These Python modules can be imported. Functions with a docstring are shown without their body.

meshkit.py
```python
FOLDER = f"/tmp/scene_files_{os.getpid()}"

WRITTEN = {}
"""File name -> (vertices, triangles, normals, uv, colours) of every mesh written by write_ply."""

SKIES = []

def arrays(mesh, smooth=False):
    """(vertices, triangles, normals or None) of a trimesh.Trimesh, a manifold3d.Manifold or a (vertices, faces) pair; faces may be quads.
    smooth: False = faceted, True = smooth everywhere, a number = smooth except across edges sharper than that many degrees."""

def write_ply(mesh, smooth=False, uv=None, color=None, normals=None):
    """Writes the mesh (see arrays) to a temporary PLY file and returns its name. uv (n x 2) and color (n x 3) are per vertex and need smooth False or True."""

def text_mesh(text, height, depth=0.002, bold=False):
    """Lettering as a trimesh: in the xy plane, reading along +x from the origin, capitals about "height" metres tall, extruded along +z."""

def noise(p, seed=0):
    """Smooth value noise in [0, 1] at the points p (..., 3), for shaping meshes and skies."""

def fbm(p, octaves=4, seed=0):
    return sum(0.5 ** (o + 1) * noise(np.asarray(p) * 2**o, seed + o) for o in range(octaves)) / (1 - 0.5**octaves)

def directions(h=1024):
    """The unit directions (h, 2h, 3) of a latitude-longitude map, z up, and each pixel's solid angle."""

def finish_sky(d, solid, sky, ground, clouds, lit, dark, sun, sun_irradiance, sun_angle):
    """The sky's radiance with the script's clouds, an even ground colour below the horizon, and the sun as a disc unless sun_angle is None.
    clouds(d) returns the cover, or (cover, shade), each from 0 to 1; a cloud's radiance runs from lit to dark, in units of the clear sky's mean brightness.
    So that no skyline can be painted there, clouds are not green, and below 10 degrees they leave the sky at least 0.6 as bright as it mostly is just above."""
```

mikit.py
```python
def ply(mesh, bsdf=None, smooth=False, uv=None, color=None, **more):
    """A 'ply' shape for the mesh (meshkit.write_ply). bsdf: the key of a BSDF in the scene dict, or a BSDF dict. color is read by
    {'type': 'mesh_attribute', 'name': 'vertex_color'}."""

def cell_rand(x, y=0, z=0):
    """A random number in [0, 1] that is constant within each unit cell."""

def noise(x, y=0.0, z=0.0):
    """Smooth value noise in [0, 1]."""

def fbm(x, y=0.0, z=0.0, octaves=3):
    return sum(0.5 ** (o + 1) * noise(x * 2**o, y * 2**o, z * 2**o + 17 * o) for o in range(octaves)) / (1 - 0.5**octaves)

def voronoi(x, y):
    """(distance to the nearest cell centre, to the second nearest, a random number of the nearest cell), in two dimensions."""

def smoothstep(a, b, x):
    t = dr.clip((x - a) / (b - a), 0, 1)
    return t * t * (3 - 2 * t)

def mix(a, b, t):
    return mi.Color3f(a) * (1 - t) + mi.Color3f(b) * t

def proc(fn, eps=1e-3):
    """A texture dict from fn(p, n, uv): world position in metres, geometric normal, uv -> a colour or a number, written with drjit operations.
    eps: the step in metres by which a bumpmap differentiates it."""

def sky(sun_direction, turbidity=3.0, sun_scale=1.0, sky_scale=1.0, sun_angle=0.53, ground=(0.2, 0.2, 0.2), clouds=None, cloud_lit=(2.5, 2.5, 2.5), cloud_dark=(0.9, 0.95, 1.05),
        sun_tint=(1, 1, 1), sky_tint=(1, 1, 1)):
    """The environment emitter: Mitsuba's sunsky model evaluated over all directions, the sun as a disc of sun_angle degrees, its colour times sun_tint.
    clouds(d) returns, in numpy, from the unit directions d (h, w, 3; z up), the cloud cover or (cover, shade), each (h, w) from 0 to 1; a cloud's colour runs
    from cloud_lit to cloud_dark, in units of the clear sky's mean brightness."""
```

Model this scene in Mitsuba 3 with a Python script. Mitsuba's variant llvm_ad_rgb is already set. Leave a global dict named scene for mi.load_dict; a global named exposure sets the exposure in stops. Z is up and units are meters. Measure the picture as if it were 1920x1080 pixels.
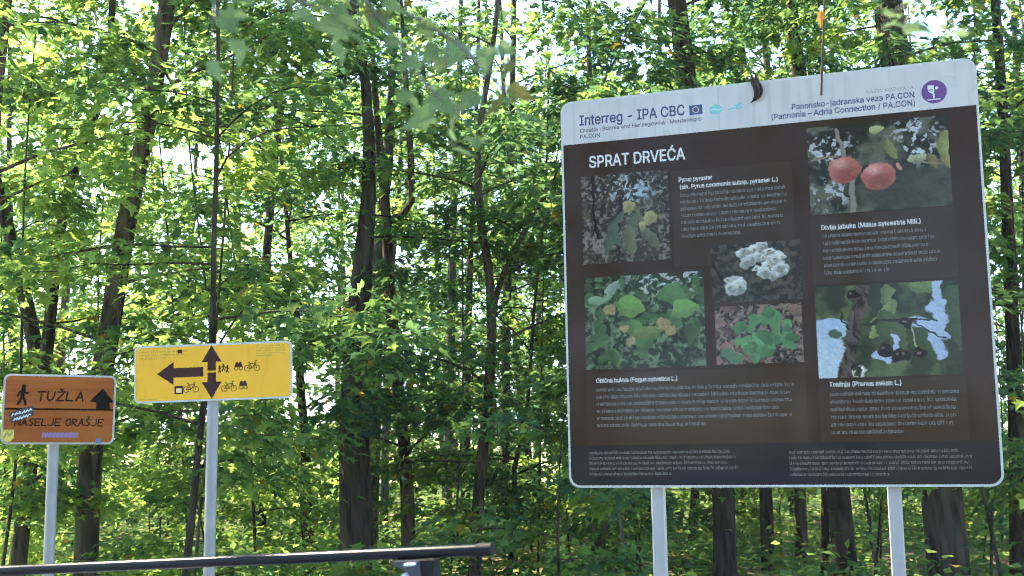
import math, random
import numpy as np
import trimesh
import drjit as dr
import mitsuba as mi
import mikit, meshkit
from shapely.geometry import Polygon, Point, LineString, box as sbox
from shapely import affinity
from shapely.ops import unary_union

T = mi.ScalarTransform4f
scene, labels = {}, {}

# ---------------------------------------------------------------- camera, sky, exposure
EYE = np.array([0.0, 0.0, 1.75])
FWD = np.array([0.0, 0.99236, 0.12340])
UPV = np.array([0.01788, -0.12338, 0.99220])
scene['camera'] = {'type': 'thinlens', 'fov': 47.14, 'fov_axis': 'x', 'aperture_radius': 0.0026, 'focus_distance': 7.5,
                   'near_clip': 0.05, 'far_clip': 3000.0,
                   'to_world': T().look_at(origin=EYE.tolist(), target=(EYE + FWD).tolist(), up=UPV.tolist())}
SUN = (-0.50, 0.33, 0.80)
scene['sky_light'] = mikit.sky(SUN, turbidity=3.5)
exposure = 4.4


# ---------------------------------------------------------------- helpers
def rng(seed):
    return np.random.default_rng(seed)


def key_for(name):
    if name not in scene and name not in labels and not any(k.startswith(name + '__') for k in scene):
        return name
    i = 1
    while True:
        k = f'{name}_{i:03d}'
        if k not in scene and k not in labels:
            return k
        i += 1


def part_key(parent, name):
    k = f'{parent}__{name}'
    i = 1
    while k in scene:
        k = f'{parent}__{name}_{i:03d}'
        i += 1
    return k


def thing(name, label, cat, group=None):
    k = key_for(name)
    labels[k] = {'label': label, 'category': cat}
    if group:
        labels[k]['group'] = group
    return k


def part(parent, name, mesh, bsdf, smooth=False, kind=None, label=None, **kw):
    k = part_key(parent, name)
    scene[k] = mikit.ply(mesh, bsdf, smooth=smooth, **kw)
    if kind or label:
        labels[k] = {}
        if kind:
            labels[k]['kind'] = kind
        if label:
            labels[k]['label'] = label
    return k


def structure(name, mesh, bsdf, label, smooth=False, cat=None):
    scene[name] = mikit.ply(mesh, bsdf, smooth=smooth)
    labels[name] = {'label': label, 'kind': 'structure', 'category': cat or name.replace('_', ' ')}


def frame(o, e, up, n):
    m = np.eye(4)
    m[:3, 0], m[:3, 1], m[:3, 2], m[:3, 3] = e, up, n, o
    return m


def place(mesh, m):
    mesh = mesh.copy()
    mesh.apply_transform(m)
    return mesh


def polys(g):
    return [p for p in getattr(g, 'geoms', [g]) if p.geom_type == 'Polygon' and p.area > 1e-9]


def ext(g, z0, d):
    """Extruded flat shape(s) from z0 to z0 + d in the local plane."""
    ms = [trimesh.creation.extrude_polygon(p, d, engine='earcut') for p in polys(g)]
    m = trimesh.util.concatenate(ms)
    m.apply_translation([0, 0, z0])
    return m


def rrect(x0, y0, x1, y1, r):
    return sbox(x0 + r, y0 + r, x1 - r, y1 - r).buffer(r, quad_segs=6)


def quads(rects, z):
    """Flat rectangles (x0, y0, x1, y1) as one sheet."""
    r = np.array(rects, float)
    v = np.stack([np.c_[r[:, 0], r[:, 1]], np.c_[r[:, 2], r[:, 1]], np.c_[r[:, 2], r[:, 3]], np.c_[r[:, 0], r[:, 3]]], 1).reshape(-1, 2)
    v = np.c_[v, np.full(len(v), z)]
    b = np.arange(len(r))[:, None] * 4
    f = np.vstack([b + [0, 1, 2], b + [0, 2, 3]])
    return trimesh.Trimesh(v, f, process=False)


def text(s, x, y, h, z, width=None, bold=False, right=False):
    m = meshkit.text_mesh(s, h, 0.0006, bold)
    w = m.bounds[1][0] - m.bounds[0][0]
    if width:
        m.apply_scale([width / w, 1, 1])
        w = width
    m.apply_translation([x - m.bounds[0][0] - (w if right else 0), y, z])
    return m


def tube(p, r, sides=8, rough=0.0, seed=0, cap=True):
    p = np.asarray(p, float)
    n = len(p)
    t = np.gradient(p, axis=0)
    t /= np.linalg.norm(t, axis=1, keepdims=True) + 1e-12
    ref = np.where(np.abs(t[:, 2:]) < 0.9, [[0, 0, 1.0]], [[1.0, 0, 0]])
    if np.abs(t[:, 2]).mean() > 0.6:
        ref = np.tile([1.0, 0, 0], (n, 1))
    a = np.cross(t, ref)
    a /= np.linalg.norm(a, axis=1, keepdims=True) + 1e-12
    b = np.cross(t, a)
    ang = np.arange(sides) * 2 * np.pi / sides
    rr = np.broadcast_to(np.asarray(r, float), (n,))[:, None] * np.ones(sides)
    if rough:
        q = np.stack(np.broadcast_arrays(np.cos(ang)[None] * 1.5 + seed, np.sin(ang)[None] * 1.5, np.linspace(0, n * 0.45, n)[:, None]), -1)
        rr = rr * (1 + rough * (meshkit.fbm(q, 3, seed % 97) - 0.5) * 2)
    v = p[:, None] + rr[..., None] * (np.cos(ang)[None, :, None] * a[:, None] + np.sin(ang)[None, :, None] * b[:, None])
    i, j = np.meshgrid(np.arange(n - 1), np.arange(sides), indexing='ij')
    q = np.stack([i * sides + j, i * sides + (j + 1) % sides, (i + 1) * sides + (j + 1) % sides, (i + 1) * sides + j], -1).reshape(-1, 4)
    f = np.vstack([q[:, [0, 1, 2]], q[:, [0, 2, 3]]])
    v = v.reshape(-1, 3)
    if cap:
        k = np.arange(sides)
        f = np.vstack([f, np.stack([np.full(sides, len(v)), (k + 1) % sides, k], 1), np.stack([np.full(sides, len(v) + 1), (n - 1) * sides + k, (n - 1) * sides + (k + 1) % sides], 1)])
        v = np.vstack([v, p[:1], p[-1:]])
    return trimesh.Trimesh(v, f, process=False)


def resample(pts, n):
    """Smooth curve (Catmull-Rom by cumulative length) through rows of any width."""
    pts = np.asarray(pts, float)
    from scipy.interpolate import PchipInterpolator
    s = np.r_[0, np.cumsum(np.linalg.norm(np.diff(pts[:, :3], axis=0), axis=1))]
    return PchipInterpolator(s, pts)(np.linspace(0, s[-1], n))


# ---------------------------------------------------------------- materials
def rgb(r, g, b):
    return {'type': 'rgb', 'value': [float(r), float(g), float(b)]}


def mat(name, **kw):
    scene[name] = {'type': 'principled', **kw}
    return name


noise, fbm, sstep, mix = mikit.noise, mikit.fbm, mikit.smoothstep, mikit.mix


def S(r, g, b):
    """Printed colour: the albedo that shows as this 8-bit colour in open shade."""
    lin = [((x / 255 + 0.055) / 1.055) ** 2.4 if x > 10 else x / 255 / 12.92 for x in (r, g, b)]
    return [min(0.85, max(0.004, l / w)) for l, w in zip(lin, (0.86, 0.98, 1.1))]


def bark_fn(dark, light, moss):
    def fn(p, n, uv):
        a = fbm(p.x * 26 + p.z * 2, p.y * 26, p.z * 3.2, 4)
        b = fbm(p.x * 3, p.y * 3, p.z * 1.1 + 5, 3)
        c = mix(dark, light, sstep(0.36, 0.64, a * 0.7 + b * 0.3))
        return mix(c, moss, sstep(0.55, 0.75, fbm(p.x * 5 + 9, p.y * 5, p.z * 2, 3)) * 0.6)
    return fn


def bark_bump(p, n, uv):
    return fbm(p.x * 34 + p.z * 2, p.y * 34, p.z * 4.5, 3)


def bark(name, dark, light, moss):
    scene[name] = {'type': 'bumpmap', 'scale': 0.035, 'arbitrary': mikit.proc(bark_bump, 2e-3),
                   'bsdf': {'type': 'principled', 'base_color': mikit.proc(bark_fn(dark, light, moss)), 'roughness': 0.9, 'specular': 0.15}}


bark('bark_brown', (0.034, 0.024, 0.016), (0.125, 0.090, 0.062), (0.075, 0.085, 0.045))
bark('bark_grey', (0.034, 0.030, 0.026), (0.115, 0.105, 0.092), (0.075, 0.085, 0.05))
bark('bark_dark', (0.020, 0.016, 0.012), (0.066, 0.051, 0.038), (0.045, 0.052, 0.03))
VC = {'type': 'mesh_attribute', 'name': 'vertex_color'}
scene['leaf'] = {'type': 'principledthin', 'base_color': VC, 'roughness': 0.38, 'diff_trans': 1.3, 'eta': 1.5}
scene['near_leaf'] = {'type': 'principledthin', 'base_color': VC, 'roughness': 0.4, 'diff_trans': 0.9, 'eta': 1.45}


def ground_fn(p, n, uv):
    a = fbm(p.x * 1.7, p.y * 1.7, 0, 4)
    b = fbm(p.x * 14, p.y * 14, 3, 3)
    lit = mix((0.07, 0.055, 0.03), (0.17, 0.14, 0.08), b)
    green = mix((0.05, 0.085, 0.02), (0.13, 0.17, 0.05), b)
    wood = mix(lit, green, sstep(0.34, 0.5, a))
    field = mix((0.30, 0.29, 0.13), (0.46, 0.42, 0.24), b * 0.6 + a * 0.4)
    return mix(wood, field, sstep(40, 47, p.y + 3 * a))


mat('soil', base_color=mikit.proc(ground_fn), roughness=0.95, specular=0.1)
mat('asphalt', base_color=mikit.proc(lambda p, n, uv: mix((0.035, 0.035, 0.037), (0.075, 0.074, 0.07), fbm(p.x * 30, p.y * 30, 0, 3))), roughness=0.85)
mat('galvanised', base_color=mikit.proc(lambda p, n, uv: mix((0.22, 0.23, 0.235), (0.33, 0.34, 0.34), fbm(p.x * 30, p.y * 30, p.z * 9, 3))), roughness=0.45, metallic=0.35)
mat('white_post', base_color=mikit.proc(lambda p, n, uv: mix((0.31, 0.32, 0.32), (0.40, 0.40, 0.395), fbm(p.x * 12, p.y * 12, p.z * 3, 3))), roughness=0.4)
mat('white_metal', base_color=mikit.proc(lambda p, n, uv: mix((0.62, 0.65, 0.64), (0.80, 0.81, 0.80), fbm(p.x * 20, p.y * 20, p.z * 20, 3))), roughness=0.35)
mat('sign_edge', base_color=mikit.proc(lambda p, n, uv: mix((0.36, 0.38, 0.34), (0.54, 0.56, 0.53), fbm(p.x * 26, p.y * 26, p.z * 26, 4))), roughness=0.5)
mat('header_white', base_color=mikit.proc(lambda p, n, uv: mix((0.42, 0.41, 0.395), (0.51, 0.495, 0.47), fbm(uv.x * 9, uv.y * 3, 0, 4)) * (1 - 0.12 * sstep(0.52, 0.8, fbm(uv.x * 42, uv.y * 2.5, 6, 3)))), roughness=0.22, specular=0.5)
mat('print_brown', base_color=mikit.proc(lambda p, n, uv: mix(mix((0.034, 0.019, 0.013), (0.044, 0.024, 0.016), fbm(uv.x * 5, uv.y * 5, 0, 3)), (0.020, 0.020, 0.027), (1 - sstep(0.19, 0.21, uv.y)) * 0.8)), roughness=0.08, specular=0.13)
mat('print_box', base_color=rgb(0.046, 0.029, 0.020), roughness=0.08, specular=0.13)
mat('ink_navy', base_color=rgb(0.035, 0.04, 0.10), roughness=0.3)
mat('ink_grey', base_color=rgb(0.09, 0.095, 0.11), roughness=0.3)
mat('ink_pale', base_color=rgb(0.20, 0.21, 0.22), roughness=0.3)
mat('ink_white', base_color=rgb(0.52, 0.52, 0.50), roughness=0.3)
mat('ink_body', base_color=rgb(0.135, 0.12, 0.11), roughness=0.3)
mat('ink_teal', base_color=rgb(0.16, 0.42, 0.40), roughness=0.3)
mat('ink_purple', base_color=rgb(0.115, 0.035, 0.17), roughness=0.25)
mat('flag_blue', base_color=rgb(0.03, 0.055, 0.20), roughness=0.3)
mat('ink_gold', base_color=rgb(0.75, 0.55, 0.06), roughness=0.3)
mat('sign_yellow', base_color=mikit.proc(lambda p, n, uv: mix((0.77, 0.39, 0.010), (0.82, 0.43, 0.016), fbm(p.x * 7, p.y * 7, p.z * 7, 4)) * (1 - 0.14 * sstep(0.55, 0.85, fbm(p.x * 30, p.y * 30, p.z * 5, 4)))), roughness=0.22, specular=0.3)
mat('ink_plum', base_color=rgb(0.050, 0.022, 0.018), roughness=0.6, specular=0.12)
mat('ink_olive', base_color=rgb(0.36, 0.23, 0.03), roughness=0.35)
mat('ink_cream', base_color=rgb(0.70, 0.52, 0.24), roughness=0.35)


def wood_fn(p, n, uv):
    w = fbm(uv.x * 2.2 + fbm(uv.x * 3, uv.y * 9, 1, 2) * 0.6, uv.y * 46, 0, 4)
    k = fbm(uv.x * 6, uv.y * 11, 4, 3)
    return mix(mix((0.23, 0.062, 0.014), (0.40, 0.120, 0.030), w), (0.33, 0.11, 0.022), sstep(0.5, 0.75, k) * 0.6)


mat('sign_wood', base_color=mikit.proc(wood_fn), roughness=0.6, specular=0.1)
mat('carved', base_color=rgb(0.035, 0.016, 0.010), roughness=0.9, specular=0.05)
mat('arrow_dark', base_color=rgb(0.016, 0.013, 0.012), roughness=0.9, specular=0.05)
mat('sticker_black', base_color=rgb(0.02, 0.023, 0.028), roughness=0.35)
mat('sticker_white', base_color=rgb(0.6, 0.63, 0.63), roughness=0.4)
mat('sticker_yellow', base_color=rgb(0.62, 0.45, 0.07), roughness=0.4)
mat('sticker_green', base_color=rgb(0.22, 0.26, 0.07), roughness=0.4)
mat('sticker_purple', base_color=rgb(0.22, 0.13, 0.24), roughness=0.5)
mat('sticker_blue', base_color=rgb(0.10, 0.13, 0.25), roughness=0.5)
mat('black_bar', base_color=rgb(0.005, 0.0065, 0.010), roughness=0.30, specular=0.22)
mat('black_rubber', base_color=rgb(0.013, 0.014, 0.016), roughness=0.7, specular=0.2)
mat('grey_plastic', base_color=rgb(0.03, 0.036, 0.05), roughness=0.35)
mat('car_paint', base_color=rgb(0.10, 0.12, 0.15), roughness=0.3, metallic=0.3, clearcoat=1.0, clearcoat_gloss=0.95)
mat('car_glass', base_color=rgb(0.012, 0.014, 0.016), roughness=0.08, specular=0.8)
mat('tyre', base_color=rgb(0.02, 0.02, 0.02), roughness=0.85)
mat('rim_metal', base_color=rgb(0.5, 0.5, 0.52), roughness=0.35, metallic=0.8)
mat('twig_pale', base_color=rgb(0.18, 0.19, 0.14), roughness=0.8)
mat('dead_leaf_brown', base_color=rgb(0.055, 0.042, 0.035), roughness=0.8)


# ---------------------------------------------------------------- printed photographs (flat print on the board)
def sm(d, e):
    return 1 - sstep(1 - e, 1 + e, d)


def ell(x, y, cx, cy, rx, ry, a=0.0):
    c, s = math.cos(a), math.sin(a)
    u, v = (x - cx) * c + (y - cy) * s, -(x - cx) * s + (y - cy) * c
    return dr.sqrt(dr.square(u / rx) + dr.square(v / ry))


def leafm(x, y, cx, cy, ln, w, a):
    """(mask, shade) of a pointed leaf from its base."""
    c, s = math.cos(a), math.sin(a)
    u, v = ((x - cx) * c + (y - cy) * s) / ln, (-(x - cx) * s + (y - cy) * c)
    hw = w * dr.sqrt(dr.maximum(4 * u * (1 - u), 0.0001)) * (1.15 - 0.5 * u)
    inside = dr.select((u > 0) & (u < 1), sm(dr.abs(v) / hw, 0.10), 0.0)
    return inside, 0.75 + 0.35 * sstep(-1, 1, v / hw) + 0.15 * sstep(0.10, 0.0, dr.abs(v) / hw)


def line(x, y, x0, y0, x1, y1, w):
    dx, dy = x1 - x0, y1 - y0
    t = dr.clip(((x - x0) * dx + (y - y0) * dy) / (dx * dx + dy * dy), 0, 1)
    return sm(dr.sqrt(dr.square(x - x0 - t * dx) + dr.square(y - y0 - t * dy)) / w, 0.25)


def mul(c, k):
    return mi.Color3f(c) * k


def print_pears(p, n, uv):
    x, y = uv.x, uv.y
    a, b = fbm(x * 13, y * 13, 0, 3), fbm(x * 34, y * 34, 5, 3)
    c = mix(S(46, 42, 34), S(112, 108, 96), sstep(0.42, 0.75, b))
    c = mix(c, S(66, 62, 34), sstep(0.5, 0.7, a) * 0.7)
    c = mix(c, S(150, 175, 185), sstep(0.5, 0.78, b) * sm(ell(x, y, 0.52, 0.83, 0.34, 0.14), 0.6))
    c = mix(c, S(130, 165, 180), sm(ell(x, y, 0.70, 0.76, 0.10, 0.06), 0.9) * sstep(0.3, 0.6, b))
    c = mix(c, S(120, 110, 100), sm(ell(x, y, 0.12, 0.25, 0.2, 0.10), 0.5) * sstep(0.3, 0.6, b))
    c = mix(c, S(28, 24, 20), dr.maximum(line(x, y, 0.12, 1.0, 0.16, 0.3, 0.015), line(x, y, 0.45, 0.7, 0.4, 0.0, 0.014)))
    for i, (cx, cy, ln, w, an) in enumerate(((0.4, 0.42, 0.36, 0.07, -2.0), (0.6, 0.52, 0.34, 0.06, -1.7), (0.63, 0.6, 0.3, 0.05, -1.3), (0.5, 0.56, 0.3, 0.05, -2.4), (0.7, 0.36, 0.3, 0.06, -0.9), (0.52, 0.4, 0.34, 0.07, -1.4), (0.34, 0.4, 0.3, 0.05, -1.1))):
        m, s = leafm(x, y, cx, cy, ln, w, an)
        c = mix(c, mul(S(70 + 12 * (i % 3), 88 + 6 * (i % 3), 66), s), m * 0.9)
    for cx, cy, r in ((0.54, 0.62, 0.075), (0.79, 0.48, 0.075), (0.70, 0.40, 0.05)):
        d = ell(x, y, cx, cy, r, r * 0.95)
        c = mix(c, mul(S(150, 148, 82), 1.1 - 0.5 * sm(ell(x, y, cx + 0.02, cy - 0.04, r, r), 0.7)), sm(d, 0.12))
    return c


def print_apples(p, n, uv):
    x, y = uv.x * 1.38, uv.y
    a, b = fbm(x * 7, y * 7, 0, 3), fbm(x * 24, y * 24, 5, 3)
    c = mix(S(38, 42, 32), S(84, 92, 72), sstep(0.36, 0.72, a))
    c = mix(c, S(165, 175, 185), sstep(0.52, 0.68, b) * dr.maximum(sm(ell(x, y, 0.22, 0.74, 0.24, 0.18), 0.5), dr.maximum(sm(ell(x, y, 1.08, 0.76, 0.24, 0.26), 0.5), sm(ell(x, y, 0.2, 0.22, 0.2, 0.18), 0.5) * 0.8)))
    c = mix(c, S(58, 62, 48), sm(ell(x, y, 1.0, 0.2, 0.5, 0.26), 0.4) * 0.85)
    for cx, cy, ln, w, an, col in ((0.78, 0.78, 0.24, 0.05, -1.2, (106, 120, 48)), (0.62, 0.9, 0.14, 0.05, 0.1, (150, 160, 100)), (1.36, 0.84, 0.34, 0.07, -1.7, (120, 136, 60)), (1.34, 0.58, 0.18, 0.05, -1.4, (130, 128, 50)), (0.98, 0.54, 0.22, 0.05, 0.1, (140, 155, 105)), (1.18, 0.6, 0.2, 0.05, -1.2, (110, 100, 52))):
        m, s = leafm(x, y, cx, cy, ln, w, an)
        c = mix(c, mul(S(*col), s), m)
    c = mix(c, S(120, 120, 108), dr.maximum(line(x, y, 0.30, 0.95, 0.36, 0.65, 0.022), line(x, y, 0.43, 0.36, 0.42, 0.0, 0.028)))
    c = mix(c, S(120, 110, 84), dr.maximum(line(x, y, 1.05, 0.52, 1.3, 0.46, 0.012), line(x, y, 0.05, 0.62, 0.3, 0.65, 0.012)))
    for cx, cy, rx, ry in ((0.36, 0.485, 0.160, 0.150), (0.69, 0.385, 0.165, 0.150)):
        d = ell(x, y, cx, cy, rx, ry)
        col = mix(S(178, 100, 88), S(132, 66, 54), sm(ell(x, y, cx + 0.04, cy - 0.09, rx, ry), 0.8))
        col = mix(col, S(205, 150, 140), sm(ell(x, y, cx - 0.05, cy + 0.08, 0.07, 0.05), 0.9) * 0.8)
        col = mix(col, S(160, 110, 70), sstep(0.5, 0.75, fbm(x * 18, y * 18, 2, 2)) * 0.3)
        c = mix(c, col, sm(d, 0.06))
    return mix(c, S(190, 120, 112), line(x, y, 0.88, 0.49, 0.9, 0.45, 0.022))


def print_blossom(p, n, uv):
    x, y = uv.x * 1.48, uv.y
    b = fbm(x * 14, y * 14, 3, 3)
    c = mix(S(40, 42, 36), S(74, 70, 58), sstep(0.4, 0.7, b))
    c = mix(c, S(22, 22, 20), line(x, y, 0.0, 0.72, 0.24, 0.3, 0.02))
    r = random.Random(4)
    for i in range(50):
        an, q = r.uniform(0, 6.28), math.sqrt(r.random())
        cx, cy = (0.84 + 0.42 * q * math.cos(an), 0.66 + 0.30 * q * math.sin(an)) if i < 35 else (0.38 + 0.16 * q * math.cos(an), 0.36 + 0.22 * q * math.sin(an))
        rr = r.uniform(0.06, 0.11)
        d = ell(x, y, cx, cy, rr, rr * 0.85)
        k = r.uniform(0.85, 1.1)
        c = mix(c, mix(S(188 * k, 202 * k, 200 * k), S(110, 122, 112), sm(ell(x, y, cx + 0.025, cy - 0.05, rr * 0.9, rr * 0.7), 0.8) * 0.95), sm(d, 0.2))
        c = mix(c, S(112, 110, 70), sm(ell(x, y, cx, cy, 0.018, 0.016), 0.5))
    return c


def print_beech(p, n, uv):
    x, y = uv.x * 1.27, uv.y
    a, b = fbm(x * 9, y * 9, 0, 3), fbm(x * 26, y * 26, 5, 3)
    c = mix(S(36, 56, 34), S(92, 122, 84), sstep(0.38, 0.7, b))
    c = mix(c, S(34, 40, 34), sstep(0.45, 0.7, a) * 0.7)
    c = mix(c, S(150, 162, 165), sstep(0.55, 0.68, b) * sstep(0.72, 0.85, y) * sstep(0.35, 0.6, x))
    r = random.Random(11)
    for i in range(34):
        cx, cy = r.uniform(0.0, 1.2), r.uniform(0.05, 0.85)
        m, s = leafm(x, y, cx, cy, r.uniform(0.12, 0.26), r.uniform(0.03, 0.07), r.uniform(-3.1, 3.1))
        k = r.uniform(0.75, 1.05)
        c = mix(c, mul(S(66 * k, 108 * k, 52 * k), s), m * 0.85)
    for cx, cy, ln, w, an, col in ((0.36, 0.7, 0.3, 0.11, -0.3, (92, 140, 44)), (0.46, 0.52, 0.3, 0.10, -0.9, (74, 122, 48)), (0.82, 0.82, 0.3, 0.12, -0.4, (70, 118, 52)), (0.92, 0.6, 0.32, 0.10, 0.1, (92, 142, 48)), (0.24, 0.78, 0.22, 0.06, 0.9, (120, 150, 130)), (0.05, 0.72, 0.24, 0.06, 0.2, (110, 145, 116)), (0.52, 0.36, 0.3, 0.07, 0.1, (98, 120, 58))):
        m, s = leafm(x, y, cx, cy, ln, w, an)
        c = mix(c, mul(S(*col), s), m)
    for cx, cy, r0 in ((0.28, 0.64, 0.06), (0.42, 0.42, 0.055), (0.84, 0.46, 0.08), (0.93, 0.4, 0.06), (0.5, 0.3, 0.045)):
        c = mix(c, mul(S(138, 130, 78), 0.75 + 0.5 * fbm(x * 40, y * 40, 1, 2)), sm(ell(x, y, cx, cy, r0, r0 * 0.9), 0.2))
    return c


def print_rosette(p, n, uv):
    x, y = uv.x * 1.44, uv.y
    b, a = fbm(x * 22, y * 22, 5, 3), fbm(x * 8, y * 8, 1, 3)
    c = mix(S(44, 36, 32), S(126, 108, 96), sstep(0.35, 0.7, b))
    r = random.Random(5)
    for i in range(16):
        m, s = leafm(x, y, r.uniform(0, 1.3), r.uniform(0.1, 0.95), r.uniform(0.2, 0.36), r.uniform(0.05, 0.09), r.uniform(-3, 3))
        k = r.uniform(0.7, 1.1)
        c = mix(c, mul(S(122 * k, 94 * k, 82 * k), s), m)
    for i in range(46):
        q, an = math.sqrt(r.random()), r.uniform(0, 6.28)
        cx, cy = 0.82 + 0.46 * q * math.cos(an), 0.5 + 0.40 * q * math.sin(an)
        d = ell(x, y, cx, cy, r.uniform(0.07, 0.13), r.uniform(0.05, 0.09), r.uniform(0, 3))
        k = r.uniform(0.75, 1.15)
        c = mix(c, mul(S(70 * k, 132 * k, 74 * k), 0.75 + 0.5 * a), sm(d, 0.15))
    for cx, cy in ((0.26, 0.16), (0.34, 0.1), (0.16, 0.2)):
        c = mix(c, S(66, 112, 76), sm(ell(x, y, cx, cy, 0.10, 0.08), 0.2))
    return c


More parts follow.
